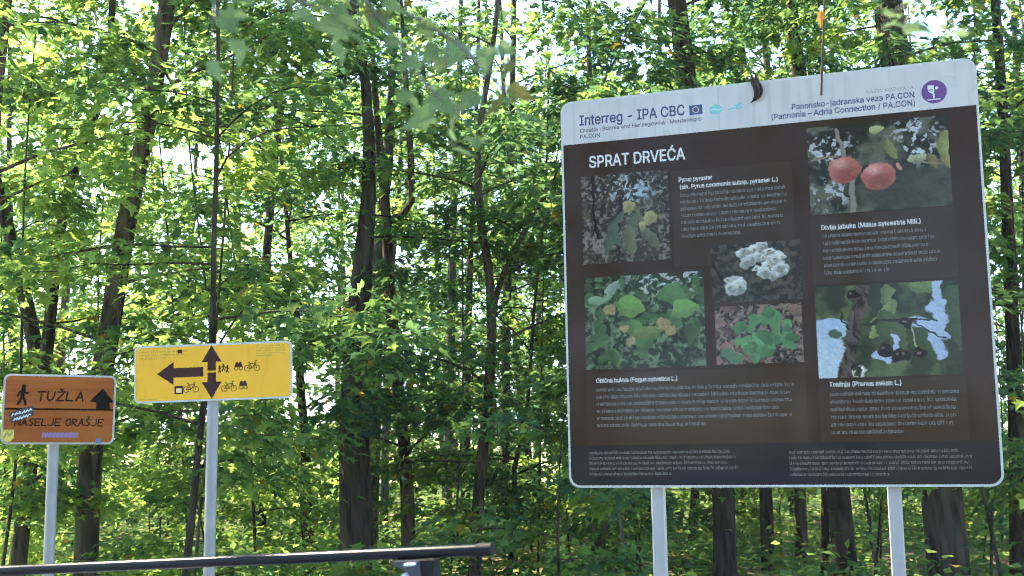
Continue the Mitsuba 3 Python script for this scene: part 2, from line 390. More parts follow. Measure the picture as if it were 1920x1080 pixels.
def print_cherries(p, n, uv):
    x, y = uv.x * 1.46, uv.y
    a, b = fbm(x * 5, y * 3.5, 0, 3), fbm(x * 20, y * 16, 5, 3)
    c = mix(S(40, 54, 30), S(78, 98, 52), sstep(0.36, 0.68, a * 0.8 + b * 0.2))
    for cx, cy, ln, w, an, col in ((0.74, 1.0, 0.5, 0.08, -1.5, (92, 112, 56)), (0.98, 0.98, 0.34, 0.09, -0.2, (92, 124, 48)), (0.56, 0.4, 0.44, 0.08, 1.1, (110, 132, 62)), (0.66, 0.7, 0.5, 0.14, -1.1, (62, 84, 42)), (1.0, 0.55, 0.5, 0.16, -1.0, (54, 76, 38)), (1.4, 0.95, 0.7, 0.14, -1.5, (60, 82, 42))):
        m, s = leafm(x, y, cx, cy, ln, w, an)
        c = mix(c, mul(S(*col), s), m)
    edge = 0.24 + 0.10 * noise(y * 9, 3) + 0.05 * noise(y * 23, 7)
    skyc = mix(S(160, 188, 205), S(140, 172, 205), sstep(0.1, 0.7, y))
    c = mix(c, skyc, sstep(edge + 0.02, edge - 0.02, x) * sstep(0.64, 0.62, y))
    c = mix(c, S(60, 92, 66), sm(ell(x, y, 0.19, 0.48, 0.06, 0.05), 0.2))
    for poly in ((1.24, 1.0, 1.29, 0.6, 0.05), (1.2, 0.72, 1.28, 0.6, 0.07), (0.98, 0.6, 1.26, 0.5, 0.05), (1.18, 0.52, 1.24, 0.22, 0.05), (1.2, 0.55, 1.30, 0.4, 0.04), (0.62, 0.24, 0.72, 0.18, 0.045), (0.8, 0.42, 0.8, 0.28, 0.03)):
        c = mix(c, S(145, 172, 205), line(x, y, *poly))
    c = mix(c, S(36, 62, 66), dr.maximum(line(x, y, 0.98, 0.6, 1.28, 0.38, 0.010), line(x, y, 0.98, 0.62, 1.22, 0.58, 0.008)))
    t = line(x, y, 0.50, 1.02, 0.26, -0.05, 0.075)
    c = mix(c, mix(S(40, 36, 34), S(88, 78, 72), sstep(0.3, 0.7, fbm(x * 30 + y * 6, y * 9, 2, 3))), t)
    c = mix(c, S(34, 40, 28), dr.maximum(line(x, y, 0.5, 0.58, 1.0, 0.62, 0.014), line(x, y, 0.26, 0.7, 0.34, 0.52, 0.012)))
    c = mix(c, S(146, 150, 98), line(x, y, 0.98, 0.52, 1.04, 0.28, 0.010))
    c = mix(c, S(220, 225, 225), sm(ell(x, y, 0.4, 0.06, 0.06, 0.05), 0.4) * sstep(0.4, 0.6, b))
    for cx, cy, r0 in ((0.92, 0.56, 0.066), (1.04, 0.24, 0.062), (0.71, 0.28, 0.062), (0.82, 0.22, 0.066), (0.90, 0.22, 0.06), (0.40, 0.9, 0.055)):
        c = mix(c, S(32, 22, 22), sm(ell(x, y, cx, cy, r0, r0 * 1.1), 0.1))
        c = mix(c, S(120, 110, 112), sm(ell(x, y, cx - 0.015, cy + 0.02, 0.018, 0.014), 0.5) * 0.7)
    return c


def printed(fn, amount):
    def g(p, n, uv):
        x, y = uv.x, uv.y
        q = mi.Point2f(x + amount * (fbm(x * 13, y * 13, 1, 4) - 0.5) * 2, y + amount * (fbm(x * 13, y * 13, 8, 4) - 0.5) * 2)
        c = fn(p, n, q) * (0.70 + 0.36 * fbm(x * 48, y * 48, 3, 3))
        return mix(c, mi.Color3f(mi.luminance(c)), 0.22)
    return g


for nm, fn in (('photo_pears', print_pears), ('photo_apples', print_apples), ('photo_blossom', print_blossom), ('photo_beech', print_beech), ('photo_rosette', print_rosette), ('photo_cherries', print_cherries)):
    mat(nm, base_color=mikit.proc(printed(fn, 0.038 if nm != 'photo_apples' else 0.02)), roughness=0.10, specular=0.18)
# ---------------------------------------------------------------- ground, road, field
def grid(x0, x1, y0, y1, nx, ny, zf):
    x, y = np.meshgrid(np.linspace(x0, x1, nx), np.linspace(y0, y1, ny))
    v = np.c_[x.ravel(), y.ravel(), zf(x, y).ravel()]
    i, j = np.meshgrid(np.arange(ny - 1), np.arange(nx - 1), indexing='ij')
    a = i * nx + j
    q = np.stack([a, a + 1, a + nx + 1, a + nx], -1).reshape(-1, 4)
    return trimesh.Trimesh(v, np.vstack([q[:, [0, 1, 2]], q[:, [0, 2, 3]]]), process=False)


def gz(x, y):
    x, y = np.asarray(x, float), np.asarray(y, float)
    k = np.clip((y - 5.5) / 5, 0, 1) * np.clip((90 - np.hypot(x, y)) / 40, 0, 1)
    return (meshkit.fbm(np.stack([x * 0.35, y * 0.35, x * 0], -1), 3, 5) - 0.5) * 0.35 * k


def warp(a):
    return np.sign(a) * (np.abs(a) ** 2.2)


gx = warp(np.linspace(-17, 17, 171)); gy = warp(np.linspace(-17, 17, 171)) + 14
X, Y = np.meshgrid(gx, gy)
v = np.c_[X.ravel(), Y.ravel(), gz(X, Y).ravel()]
i, j = np.meshgrid(np.arange(170), np.arange(170), indexing='ij')
a = i * 171 + j
q = np.stack([a, a + 1, a + 172, a + 171], -1).reshape(-1, 4)
structure('ground', trimesh.Trimesh(v, np.vstack([q[:, [0, 1, 2]], q[:, [0, 2, 3]]]), process=False), 'soil', 'forest floor of soil, litter and low green with a pale field beyond the wood', True)
structure('road', grid(-60, 60, -6.5, 4.9, 2, 2, lambda x, y: 0 * x + 0.006), 'asphalt', 'grey asphalt lane the car stands on')

# ---------------------------------------------------------------- information board
YAW = 0.32481
BO = np.array([0.2581, 5.7117, 1.4886])
BE = np.array([math.cos(YAW), -math.sin(YAW), 0])
BN = np.cross(BE, [0, 0, 1.0])
BM = frame(BO, BE, [0, 0, 1], BN)
BW, BH = 1.9373, 1.90
board = thing('information_board', 'large glossy brown board with white header and six plant photographs on two pale posts', 'information board')


def bp(name, mesh, bsdf, **kw):
    return part(board, name, place(mesh, BM), bsdf, **kw)


face = rrect(0, 0, BW, BH, 0.055)
inner = rrect(0.011, 0.011, BW - 0.011, BH - 0.011, 0.046)
bp('panel', ext(face, -0.032, 0.032), 'sign_edge')


def uvsheet(poly, z, scale=1.0):
    m = ext(poly, z - 0.0012, 0.0012)
    return m, np.asarray(m.vertices)[:, :2] / scale


m, uv = uvsheet(inner.intersection(sbox(-1, 1.681, 3, 3)), 0.0016)
bp('header_print', m, 'header_white', uv=uv)
m, uv = uvsheet(inner.intersection(sbox(-1, -1, 3, 1.680)), 0.0016)
bp('brown_print', m, 'print_brown', uv=uv)
for x in (0.389, 1.454):
    bp('post', place(ext(rrect(0, 0, 0.060, 0.060, 0.008), 0, 3.3), np.array([[1, 0, 0, x], [0, 0, 1, -1.5], [0, -1, 0, -0.0345], [0, 0, 0, 1.0]])), 'white_post', smooth=30)
for x in (0.387, 1.452):
    for y in (0.25, 1.0, 1.62):
        bp('clamp', place(trimesh.creation.box([0.10, 0.05, 0.006]), T4 := trimesh.transformations.translation_matrix([x + 0.0325, y, -0.1032])), 'galvanised')

Z = 0.0022


def photo(x0, y0, x1, y1, bsdf, label):
    m = ext(sbox(x0, y0, x1, y1), 0.0017, 0.0009)
    uvs = (np.asarray(m.vertices)[:, :2] - [x0, y0]) / [x1 - x0, y1 - y0]
    bp('photograph', m, bsdf, uv=uvs, label=label)


def boxprint(x0, y0, x1, y1):
    bp('text_panel', ext(sbox(x0, y0, x1, y1), 0.0016, 0.0005), 'print_box')


for r in ((0.545, 1.035, 1.112, 1.50), (1.185, 0.915, 1.81, 1.232), (0.098, 0.20, 1.13, 0.545), (1.185, 0.20, 1.81, 0.478)):
    boxprint(*r)
photo(0.098, 1.075, 0.530, 1.512, 'photo_pears', 'printed photograph of small yellow wild pears among leaves')
photo(1.188, 1.236, 1.802, 1.648, 'photo_apples', 'printed photograph of two red wild apples')
photo(0.722, 0.852, 1.134, 1.128, 'photo_blossom', 'printed photograph of white blossom')
photo(0.100, 0.562, 0.681, 1.010, 'photo_beech', 'printed photograph of green beech leaves and husks')
photo(0.729, 0.563, 1.126, 0.836, 'photo_rosette', 'printed photograph of a green plant on brown dead leaves')
photo(1.188, 0.486, 1.803, 0.902, 'photo_cherries', 'printed photograph of dark cherries against blue sky')

H = 0.0017
for args in (('Interreg - IPA CBC', 0.098, 1.773, 0.050, H, 0.524, True), ('Panonsko-jadranska veza PA.CON', 1.669, 1.744, 0.026, H, 0.543, True, True),
             ('(Pannonia – Adria Connection / PA.CON)', 1.671, 1.706, 0.026, H, 0.640, True, True)):
    bp('header_lettering', text(*args), 'ink_navy')
for args in (('Croatia · Bosnia and Herzegovina · Montenegro', 0.098, 1.737, 0.0185, H, 0.605, True), ('PA.CON', 0.098, 1.706, 0.0185, H, 0.102, True)):
    bp('small_lettering', text(*args), 'ink_grey')
bp('small_lettering', text('NAZIV PROJEKTA', 1.669, 1.783, 0.016, H, 0.207, False, True), 'ink_pale')
bp('flag_emblem', ext(sbox(0.645, 1.768, 0.708, 1.815), H, 0.0006), 'flag_blue')
stars = [Point(0.6765 + 0.014 * math.cos(k * math.pi / 6), 1.7915 + 0.014 * math.sin(k * math.pi / 6)).buffer(0.0028, quad_segs=2) for k in range(12)]
bp('flag_star', ext(unary_union(stars), H + 0.0007, 0.0005), 'ink_gold', kind='stuff')
oval = affinity.scale(Point(0, 0).buffer(1, quad_segs=12), 0.031, 0.022)
oval = affinity.translate(oval, 0.772, 1.782).union(Polygon([(0.757, 1.797), (0.787, 1.797), (0.772, 1.812)]))
bp('oval_emblem', ext(oval, H, 0.0006), 'ink_teal')
bp('oval_emblem_mark', ext(LineString([(0.748, 1.780), (0.765, 1.787), (0.78, 1.777), (0.797, 1.783)]).buffer(0.0025), H + 0.0007, 0.0004), 'ink_white')
leafy = unary_union([LineString([(0.832, 1.777), (0.850, 1.782), (0.872, 1.778), (0.895, 1.784)]).buffer(0.0035), affinity.rotate(affinity.scale(Point(0.884, 1.797).buffer(0.012), 1.2, 0.5), 30), affinity.rotate(affinity.scale(Point(0.868, 1.791).buffer(0.01), 1.2, 0.5), -20)])
bp('leaf_emblem', ext(leafy, H, 0.0006), 'ink_teal')
disc = Point(1.754, 1.760).buffer(0.054, quad_segs=16)
bp('round_emblem', ext(disc, H, 0.0006), 'ink_purple')
sg = unary_union([sbox(1.748, 1.728, 1.755, 1.790), sbox(1.728, 1.772, 1.752, 1.790), sbox(1.730, 1.760, 1.750, 1.768), Point(1.766, 1.776).buffer(0.007), sbox(1.724, 1.722, 1.782, 1.7265), Polygon([(1.733, 1.760), (1.749, 1.760), (1.749, 1.750)])])
bp('round_emblem_signpost', ext(sg, H + 0.0007, 0.0005), 'ink_white')
bp('title_lettering', text('SPRAT DRVEĆA', 0.141, 1.556, 0.056, H, 0.476, True), 'ink_white')
for args in (('Pyrus pyraster', 0.582, 1.446, 0.0205, Z, 0.160, True), ('(sin. Pyrus communis subsp. pyraster L.)', 0.586, 1.410, 0.0205, Z, 0.460, True),
             ('Divlja jabuka (Malus sylvestris Mill.)', 1.232, 1.165, 0.021, Z, 0.431, True), ('Obična bukva (Fagus sylvatica L.)', 0.147, 0.498, 0.021, Z, 0.394, True),
             ('Trešnja (Prunus avium L.)', 1.232, 0.447, 0.021, Z, 0.309, True)):
    bp('caption_lettering', text(*args), 'ink_white')


def greek(x0, x1, y0, rows, pitch, h, seed, z):
    """Rows of small print too fine to read: letter-sized strokes with word gaps."""
    r = random.Random(seed)
    out = []
    for k in range(rows):
        y, x = y0 - k * pitch, x0
        end = x1 - (r.random() * 0.10 * (x1 - x0) if k < rows - 1 else 0.45 * (x1 - x0))
        while x < end:
            for _ in range(r.randint(2, 9)):
                w = h * r.choice((0.45, 0.6, 0.75, 0.9))
                s = h * 0.2
                tall = r.random() < 0.22
                out.append((x, y, x + s, y + h * (1.45 if tall else 1)))
                if w > h * 0.5:
                    out.append((x + w - s, y, x + w, y + h))
                    if r.random() < 0.7:
                        out.append((x + s, y + h - s, x + w - s, y + h))
                    if r.random() < 0.6:
                        out.append((x + s, y, x + w - s, y + s))
                x += w + h * 0.2
                if x > end:
                    break
            x += h * 0.45
    return quads(out, z)


bp('small_print', trimesh.util.concatenate([
    greek(0.586, 1.085, 1.372, 7, 0.033, 0.0135, 1, 0.0024), greek(1.236, 1.73, 1.128, 6, 0.034, 0.0135, 2, 0.0024),
    greek(0.147, 1.09, 0.456, 6, 0.034, 0.0135, 3, 0.0024), greek(1.232, 1.785, 0.405, 6, 0.034, 0.0135, 4, 0.0024),
    greek(0.104, 0.82, 0.158, 5, 0.025, 0.011, 5, 0.0021), greek(1.041, 1.82, 0.150, 5, 0.025, 0.011, 6, 0.0021)]), 'ink_body', kind='stuff')

# a dark curled dead leaf hanging over the header's upper edge
dl = thing('dead_leaf', 'dark curled dead leaf stuck to the upper edge of the white header', 'dead leaf')
c1 = np.array([(0.950, 1.925, 0.012), (0.955, 1.890, 0.010), (0.968, 1.862, 0.016), (0.972, 1.835, 0.014), (0.960, 1.808, 0.009), (0.940, 1.796, 0.006)])
ribs = []
for off, w0 in ((0.0, 0.014), (0.018, 0.010)):
    c = resample(c1 + [off, 0.006 * (off > 0), 0.004], 12)
    ww = w0 * np.sin(np.linspace(0.25, 2.9, 12)) + 0.001
    vv = np.vstack([c + np.c_[ww, ww * 0, ww * 0.8], c - np.c_[ww, ww * 0, -ww * 0.8], c - [0, 0, 0.004]])
    k = np.arange(11)
    f = np.vstack([np.c_[k, k + 1, k + 25], np.c_[k, k + 25, k + 24], np.c_[k + 24, k + 25, k + 13], np.c_[k + 24, k + 13, k + 12]])
    ribs.append(trimesh.Trimesh(vv, f, process=False))
scene['two_sided_dead'] = {'type': 'twosided', 'bsdf': {'type': 'ref', 'id': 'dead_leaf_brown'}}
part(dl, 'blade', place(trimesh.util.concatenate(ribs), BM), 'two_sided_dead')
part(dl, 'stalk', place(tube(resample(np.array([(0.935, 1.99, 0.03), (0.942, 1.95, 0.02), (0.950, 1.925, 0.012)]), 5), 0.0025, 5), BM), 'dead_leaf_brown')

# ---------------------------------------------------------------- yellow sign
YE = np.array([math.cos(0.0547) * math.cos(0.0176), -math.sin(0.0547) * math.cos(0.0176), math.sin(0.0176)])
YN = np.cross(YE, [0, 0, 1.0]); YN /= np.linalg.norm(YN)
YM = frame(np.array([-1.5359, 6.0, 1.75 + 0.3408]), YE, np.cross(YN, YE), YN)
ys = thing('yellow_sign', 'yellow cycle and footpath sign with three dark arrows on a round grey pole', 'direction sign')


def yp(name, mesh, bsdf, **kw):
    return part(ys, name, place(mesh, YM), bsdf, **kw)


yw, yh = 0.8208, 0.2928
yp('plate', ext(rrect(-yw / 2, -yh / 2, yw / 2, yh / 2, 0.028), -0.006, 0.006), 'sign_edge')
yp('yellow_print', ext(rrect(-yw / 2 + 0.010, -yh / 2 + 0.010, yw / 2 - 0.010, yh / 2 - 0.010, 0.020), 0.0003, 0.0012), 'sign_yellow')
part(ys, 'pole', tube(np.array([[-1.562, 6.045, -0.05], [-1.552, 6.042, 1.0], [-1.540, 6.040, 2.22]]), 0.029, 20), 'galvanised', smooth=40)
for y in (-0.09, 0.09):
    yp('clamp', place(trimesh.creation.box([0.075, 0.03, 0.065]), trimesh.transformations.translation_matrix([-0.006, y, -0.0405])), 'galvanised')


def py(x, y):
    """Print coordinates: x from 0 to 1 left to right, y from 0 to 1 downwards over the plate (as measured on the sign)."""
    return ((x - 0.5) * yw, (0.5 - y) * yh)


def P_(pts):
    return Polygon([py(*q) for q in pts])


dark = [P_([(0.148, 0.50), (0.252, 0.295), (0.252, 0.405), (0.440, 0.405), (0.440, 0.57), (0.252, 0.57), (0.252, 0.70)])]
dark += [P_([(0.493, 0.03), (0.556, 0.32), (0.520, 0.32), (0.520, 0.475), (0.467, 0.475), (0.467, 0.32), (0.430, 0.32)])]
dark += [P_([(0.493, 0.96), (0.556, 0.67), (0.520, 0.67), (0.520, 0.505), (0.467, 0.505), (0.467, 0.67), (0.430, 0.67)])]
for g in dark:
    yp('arrow', ext(g, 0.0016, 0.0008), 'ink_plum')


def ring(c, r, w):
    return Point(c).buffer(r, quad_segs=6).difference(Point(c).buffer(r - w, quad_segs=6))


def bicycle(cx, cy, s):
    def l(*p):
        return LineString([(cx + a * s, cy + b * s) for a, b in p]).buffer(0.0019, quad_segs=2)
    r = 0.40 * s
    return unary_union([ring((cx - 0.60 * s, cy - 0.18 * s), r, 0.0034), ring((cx + 0.60 * s, cy - 0.18 * s), r, 0.0034),
                        l((-0.60, -0.18), (-0.25, 0.38), (0.40, 0.42), (0.0, -0.2), (-0.60, -0.18)), l((0.0, -0.2), (-0.32, 0.55), (-0.48, 0.55)), l((0.60, -0.18), (0.36, 0.66), (0.58, 0.72))])


def binoculars(cx, cy, s):
    top = Polygon([(cx - 0.62 * s, cy + 0.02 * s), (cx - 0.42 * s, cy + 0.75 * s), (cx - 0.10 * s, cy + 0.75 * s), (cx - 0.05 * s, cy + 0.55 * s), (cx + 0.05 * s, cy + 0.55 * s), (cx + 0.10 * s, cy + 0.75 * s), (cx + 0.42 * s, cy + 0.75 * s), (cx + 0.62 * s, cy + 0.02 * s)])
    return unary_union([top, ring((cx - 0.34 * s, cy - 0.2 * s), 0.32 * s, 0.0036), ring((cx + 0.34 * s, cy - 0.2 * s), 0.32 * s, 0.0036)])


def walkers(cx, cy, s):
    out = []
    for dx, k in ((-0.62, 0.75), (0.0, 1.15), (0.62, 0.75)):
        x = cx + dx * s

        def l(*p):
            return LineString([(x + a * s * k, cy + (b - (1 - k) * 0.5) * s) for a, b in p]).buffer(0.0026, quad_segs=2)
        out += [Point(x, cy + (0.62 * k - 0.1) * s).buffer(0.0052), l((0, 0.4), (0, 0.0)), l((-0.26, 0.12), (0, 0.36), (0.28, 0.1)), l((-0.2, -0.48), (0, 0.0), (0.22, -0.48))]
    return unary_union(out)


icons = [walkers(*py(0.568, 0.445), 0.032), binoculars(*py(0.663, 0.43), 0.034), bicycle(*py(0.748, 0.43), 0.041),
         bicycle(*py(0.362, 0.76), 0.041), bicycle(*py(0.603, 0.77), 0.041), binoculars(*py(0.692, 0.76), 0.034)]
for g in icons:
    yp('pictogram', ext(g, 0.0016, 0.0007), 'ink_plum')
yp('pictogram', ext(sbox(*py(0.258, 0.86), *py(0.312, 0.72)), 0.0016, 0.0007), 'ink_plum')
yp('pictogram_panel', ext(sbox(*py(0.268, 0.84), *py(0.303, 0.76)), 0.0024, 0.0004), 'ink_cream')
yp('small_print', trimesh.util.concatenate([place(greek(0, 0.25, 0, 3, 0.0165, 0.0085, 21, 0.002), trimesh.transformations.translation_matrix([*py(0.035, 0.125), 0])),
   place(greek(0, 0.155, 0, 5, 0.0125, 0.0065, 22, 0.002), trimesh.transformations.translation_matrix([*py(0.775, 0.085), 0])),
   place(greek(0, 0.16, 0, 1, 0.02, 0.0065, 23, 0.002), trimesh.transformations.translation_matrix([*py(0.035, 0.95), 0]))]), 'ink_olive', kind='stuff')
yp('flag_emblem', ext(sbox(*py(0.278, 0.15), *py(0.305, 0.085)), 0.0016, 0.0006), 'ink_plum')

# ---------------------------------------------------------------- brown wooden sign
A = -0.38
NE = np.array([math.cos(A) * math.cos(-0.02), -math.sin(A) * math.cos(-0.02), math.sin(-0.02)])
NN = np.cross(NE, [0, 0, 1.0]); NN /= np.linalg.norm(NN)
nw, nh = 0.565, 0.3697
NM = frame(np.array([-2.4294, 6.3, 1.75 + 0.1732]), NE, np.cross(NN, NE), NN)
ns = thing('wooden_sign', 'brown two plank wooden sign with carved lettering and stickers on a round grey pole', 'direction sign')


def np_(name, mesh, bsdf, **kw):
    return part(ns, name, place(mesh, NM), bsdf, **kw)


np_('plate', ext(rrect(-nw / 2, -nh / 2, nw / 2, nh / 2, 0.032), -0.012, 0.012), 'sign_edge')
pl = rrect(-nw / 2 + 0.011, -nh / 2 + 0.011, nw / 2 - 0.011, nh / 2 - 0.011, 0.024)
np_('groove_backing', ext(pl, 0.0004, 0.0016), 'carved')
for lo, hi in ((0.005, 1), (-1, -0.005)):
    g = pl.intersection(sbox(-1, lo, 1, hi))
    m = ext(g, 0.0024, 0.0076)
    np_('plank', m, 'sign_wood', uv=np.asarray(m.vertices)[:, :2] + [0.3, 0.7])
part(ns, 'pole', tube(np.array([[-2.492, 6.35, -0.05], [-2.484, 6.352, 1.0], [-2.474, 6.355, 2.07]]), 0.029, 20), 'galvanised', smooth=40)
for y in (-0.11, 0.11):
    np_('clamp', place(trimesh.creation.box([0.075, 0.03, 0.06]), trimesh.transformations.translation_matrix([-0.054, y, -0.043])), 'galvanised')


def nx(x, y):
    return ((x - 0.5) * nw, (0.5 - y) * nh)


GLY = {'T': [[(0, 1), (1, 1)], [(.5, 1), (.5, 0)]], 'U': [[(0, 1), (.05, .25), (.4, 0), (.8, .15), (1, 1)]], 'Z': [[(0, 1), (1, 1), (0, 0), (1, 0)]], 'Ž': [[(0, 1), (1, 1), (0, 0), (1, 0)], [(.3, 1.35), (.5, 1.18), (.7, 1.35)]],
       'L': [[(0, 1), (0, 0), (.9, 0)]], 'A': [[(0, 0), (.5, 1), (1, 0)], [(.2, .38), (.8, .38)]], 'N': [[(0, 0), (0, 1), (1, 0), (1, 1)]], 'S': [[(1, .9), (.5, 1), (.1, .75), (.9, .35), (.6, 0), (0, .1)]],
       'Š': [[(1, .9), (.5, 1), (.1, .75), (.9, .35), (.6, 0), (0, .1)], [(.3, 1.35), (.5, 1.18), (.7, 1.35)]], 'E': [[(1, 1), (0, 1), (0, 0), (1, 0)], [(0, .5), (.8, .5)]], 'J': [[(.9, 1), (.9, .2), (.5, 0), (0, .12)]],
       'O': [[(.5, 1), (.05, .7), (.1, .2), (.5, 0), (.95, .3), (.9, .8), (.5, 1)]], 'R': [[(0, 0), (0, 1), (.8, .9), (.8, .6), (0, .5), (1, 0)]]}


def carve(word, x0, x1, y, h, w):
    n = sum(0.6 if c == ' ' else 1 for c in word)
    cw = (x1 - x0) / n
    x, out = x0, []
    r = random.Random(3)
    for c in word:
        if c == ' ':
            x += cw * 0.6
            continue
        for st in GLY[c]:
            pts = [(x + (a * 0.74 + 0.13 * b) * cw, y + b * h + r.uniform(-.03, .03) * h) for a, b in st]
            out.append(LineString(pts).buffer(w, quad_segs=2))
        x += cw
    return unary_union(out)


x0, y0 = nx(0.295, 0.375); x1, _ = nx(0.725, 0)
np_('carved_lettering', ext(carve('TUŽLA', x0, x1, y0, 0.046, 0.0042), 0.0102, 0.0012), 'carved')
x0, y0 = nx(0.115, 0.735); x1, _ = nx(0.905, 0)
np_('carved_lettering', ext(carve('NASELJE ORAŠJE', x0, x1, y0, 0.036, 0.0032), 0.0102, 0.0012), 'carved')
ar = Polygon([nx(*q) for q in ((0.88, 0.205), (0.975, 0.385), (0.935, 0.385), (0.945, 0.485), (0.83, 0.485), (0.83, 0.385), (0.77, 0.375))]).buffer(0.003)
np_('arrow', ext(ar, 0.0102, 0.0022), 'arrow_dark')
cx, cy = nx(0.172, 0.30)
wk = [Point(cx + 0.004, cy + 0.046).buffer(0.011)]
for st, w in (([(0.003, 0.036), (-0.002, -0.004)], 0.0095), ([(-0.002, -0.004), (-0.012, -0.030), (-0.022, -0.048)], 0.0058), ([(-0.002, -0.004), (0.010, -0.026), (0.015, -0.050)], 0.0058), ([(0.0, 0.026), (-0.020, 0.010), (-0.024, -0.006)], 0.0045), ([(0.003, 0.026), (0.018, 0.008), (0.026, 0.012)], 0.0045)):
    wk.append(LineString([(cx + a, cy + b) for a, b in st]).buffer(w, quad_segs=2))
np_('walker_emblem', ext(unary_union(wk), 0.0102, 0.0022), 'arrow_dark')
stk = Polygon([nx(*q) for q in ((0.065, 0.565), (0.20, 0.475), (0.268, 0.455), (0.272, 0.575), (0.21, 0.64), (0.085, 0.695))])
np_('black_sticker', ext(stk, 0.0113, 0.0012), 'sticker_black', label='dark sticker with two rows of pale lettering')
r = random.Random(8)
sq = []
for row, (xa, ya, xb, yb) in enumerate(((0.085, 0.595, 0.262, 0.505), (0.105, 0.66, 0.25, 0.585))):
    for k in range(6):
        t = (k + 0.5) / 6
        px_, py_ = nx(xa + (xb - xa) * t, ya + (yb - ya) * t)
        sq.append(LineString([(px_ - 0.006, py_ - 0.005), (px_ + r.uniform(-.004, .004), py_ + 0.007), (px_ + 0.005, py_ + r.uniform(-.006, .004))]).buffer(0.0026, quad_segs=2))
np_('sticker_lettering', ext(unary_union(sq), 0.0126, 0.0005), 'sticker_white')
sh = Polygon([nx(*q) for q in ((0.012, 0.795), (0.115, 0.795), (0.115, 0.91), (0.09, 0.955), (0.062, 0.972), (0.035, 0.955), (0.012, 0.91))])
np_('shield_sticker', ext(sh, 0.0113, 0.0012), 'sticker_yellow', label='yellow shield shaped sticker')
cx, cy = nx(0.064, 0.872)
np_('shield_mark', ext(unary_union([LineString([(cx - 0.02, cy - 0.012), (cx - 0.004, cy + 0.014), (cx + 0.006, cy - 0.004), (cx + 0.02, cy + 0.012)]).buffer(0.004), sbox(cx - 0.026, cy + 0.020, cx + 0.026, cy + 0.024)]), 0.0126, 0.0005), 'sticker_green')
pp = []
xx, yy = nx(0.36, 0.905)
for k in range(9):
    pp.append(LineString([(xx + k * 0.020, yy), (xx + 0.004 + k * 0.020, yy + 0.026), (xx + 0.013 + k * 0.020, yy + 0.004), (xx + 0.015 + k * 0.02, yy + 0.024)]).buffer(0.0040, quad_segs=2))
np_('faded_lettering', ext(unary_union(pp), 0.0102, 0.0007), 'sticker_purple', label='row of faded purple lettering')
np_('blue_sticker', ext(rrect(*nx(0.83, 0.985), *nx(0.885, 0.915), 0.004), 0.0113, 0.0008), 'sticker_blue')

# ---------------------------------------------------------------- car with roof bar (only the bar and its foot reach into the picture)
car = thing('car', 'parked car whose black roof bar crosses the bottom left of the picture', 'car')
b0, b1 = np.array([-0.0400, 2.30, 1.5310]), np.array([-1.165, 2.70, 1.4640])
bd = (b1 - b0) / np.linalg.norm(b1 - b0)
bn = np.cross(bd, [0, 0, 1.0]); bn /= np.linalg.norm(bn)
bu = np.cross(bn, bd)
CM = frame(b0, bn, bu, bd)
bar = part(car, 'roof_bar', place(ext(rrect(-0.0150, -0.0108, 0.0150, 0.0108, 0.0085), 0.03, 1.22), CM), 'black_bar', smooth=35)
part(car, 'roof_bar__end_cap', place(ext(rrect(-0.0162, -0.0120, 0.0162, 0.0120, 0.0095), 0.006, 0.030), CM), 'black_rubber', smooth=35)
foot = Polygon([(0.146, -0.0125), (0.205, -0.0125), (0.204, -0.020), (0.188, -0.026), (0.172, -0.036), (0.165, -0.052), (0.160, -0.092), (0.138, -0.092), (0.144, -0.055)])
KM = frame(b0, bd, bu, np.cross(bd, bu))
bf = part(car, 'bar_foot', place(ext(foot, -0.035, 0.042), KM), 'grey_plastic', smooth=30)
part(car, 'bar_foot__lock_slot', place(trimesh.creation.box([0.020, 0.004, 0.100]), frame(b0 + bd * 0.163 + bu * -0.0185, bd, bu, np.cross(bd, bu))), 'white_metal')
knob = trimesh.creation.icosphere(3, 0.014)
knob.apply_scale([1.0, 0.62, 1.0])
part(car, 'bar_foot__knob', place(knob, frame(b0 + bd * 0.188 + bu * -0.046, bd, bu, np.cross(bd, bu))), 'white_metal', smooth=True)
part(car, 'bar_foot__knob_arm', place(ext(Polygon([(0.158, -0.052), (0.20, -0.052), (0.205, -0.092), (0.158, -0.092)]), -0.02, 0.026), KM), 'black_rubber')
part(car, 'bar_foot__rubber_pad', place(ext(Polygon([(0.118, -0.0126), (0.1455, -0.0126), (0.1435, -0.055), (0.137, -0.10), (0.100, -0.10), (0.122, -0.05)]), -0.032, 0.036), KM), 'black_rubber', smooth=30)
# body: a closed shell lofted from cross-sections along the car, nose away from the camera
side = np.array([-bn[0], -bn[1], 0]) if bn[1] > 0 else np.array([bn[0], bn[1], 0])
ahead = np.array([0.335, 0.942, 0.0]); ahead /= np.linalg.norm(ahead)
left = np.array([-ahead[1], ahead[0], 0])
co = np.array([b0[0], b0[1], 0]) + left * 0.62
# (distance ahead of the bar, half width at sill, half width at shoulder, half width at top, z sill, z shoulder, z top)
secs = [(-2.10, 0.70, 0.74, 0.60, 0.38, 0.80, 0.90), (-2.02, 0.78, 0.82, 0.58, 0.26, 0.92, 1.12), (-1.55, 0.80, 0.86, 0.55, 0.24, 0.95, 1.36), (-0.8, 0.80, 0.87, 0.58, 0.24, 0.95, 1.415), (0.0, 0.80, 0.87, 0.58, 0.24, 0.94, 1.405),
        (0.22, 0.80, 0.87, 0.58, 0.24, 0.93, 1.385), (0.95, 0.80, 0.86, 0.66, 0.24, 0.90, 0.985), (1.25, 0.80, 0.85, 0.68, 0.24, 0.86, 0.92), (1.85, 0.77, 0.82, 0.62, 0.25, 0.76, 0.80), (2.02, 0.66, 0.70, 0.52, 0.34, 0.64, 0.68)]
S_ = np.array(secs)
Sd = np.c_[np.linspace(0, 1, len(S_)), S_]
from scipy.interpolate import PchipInterpolator
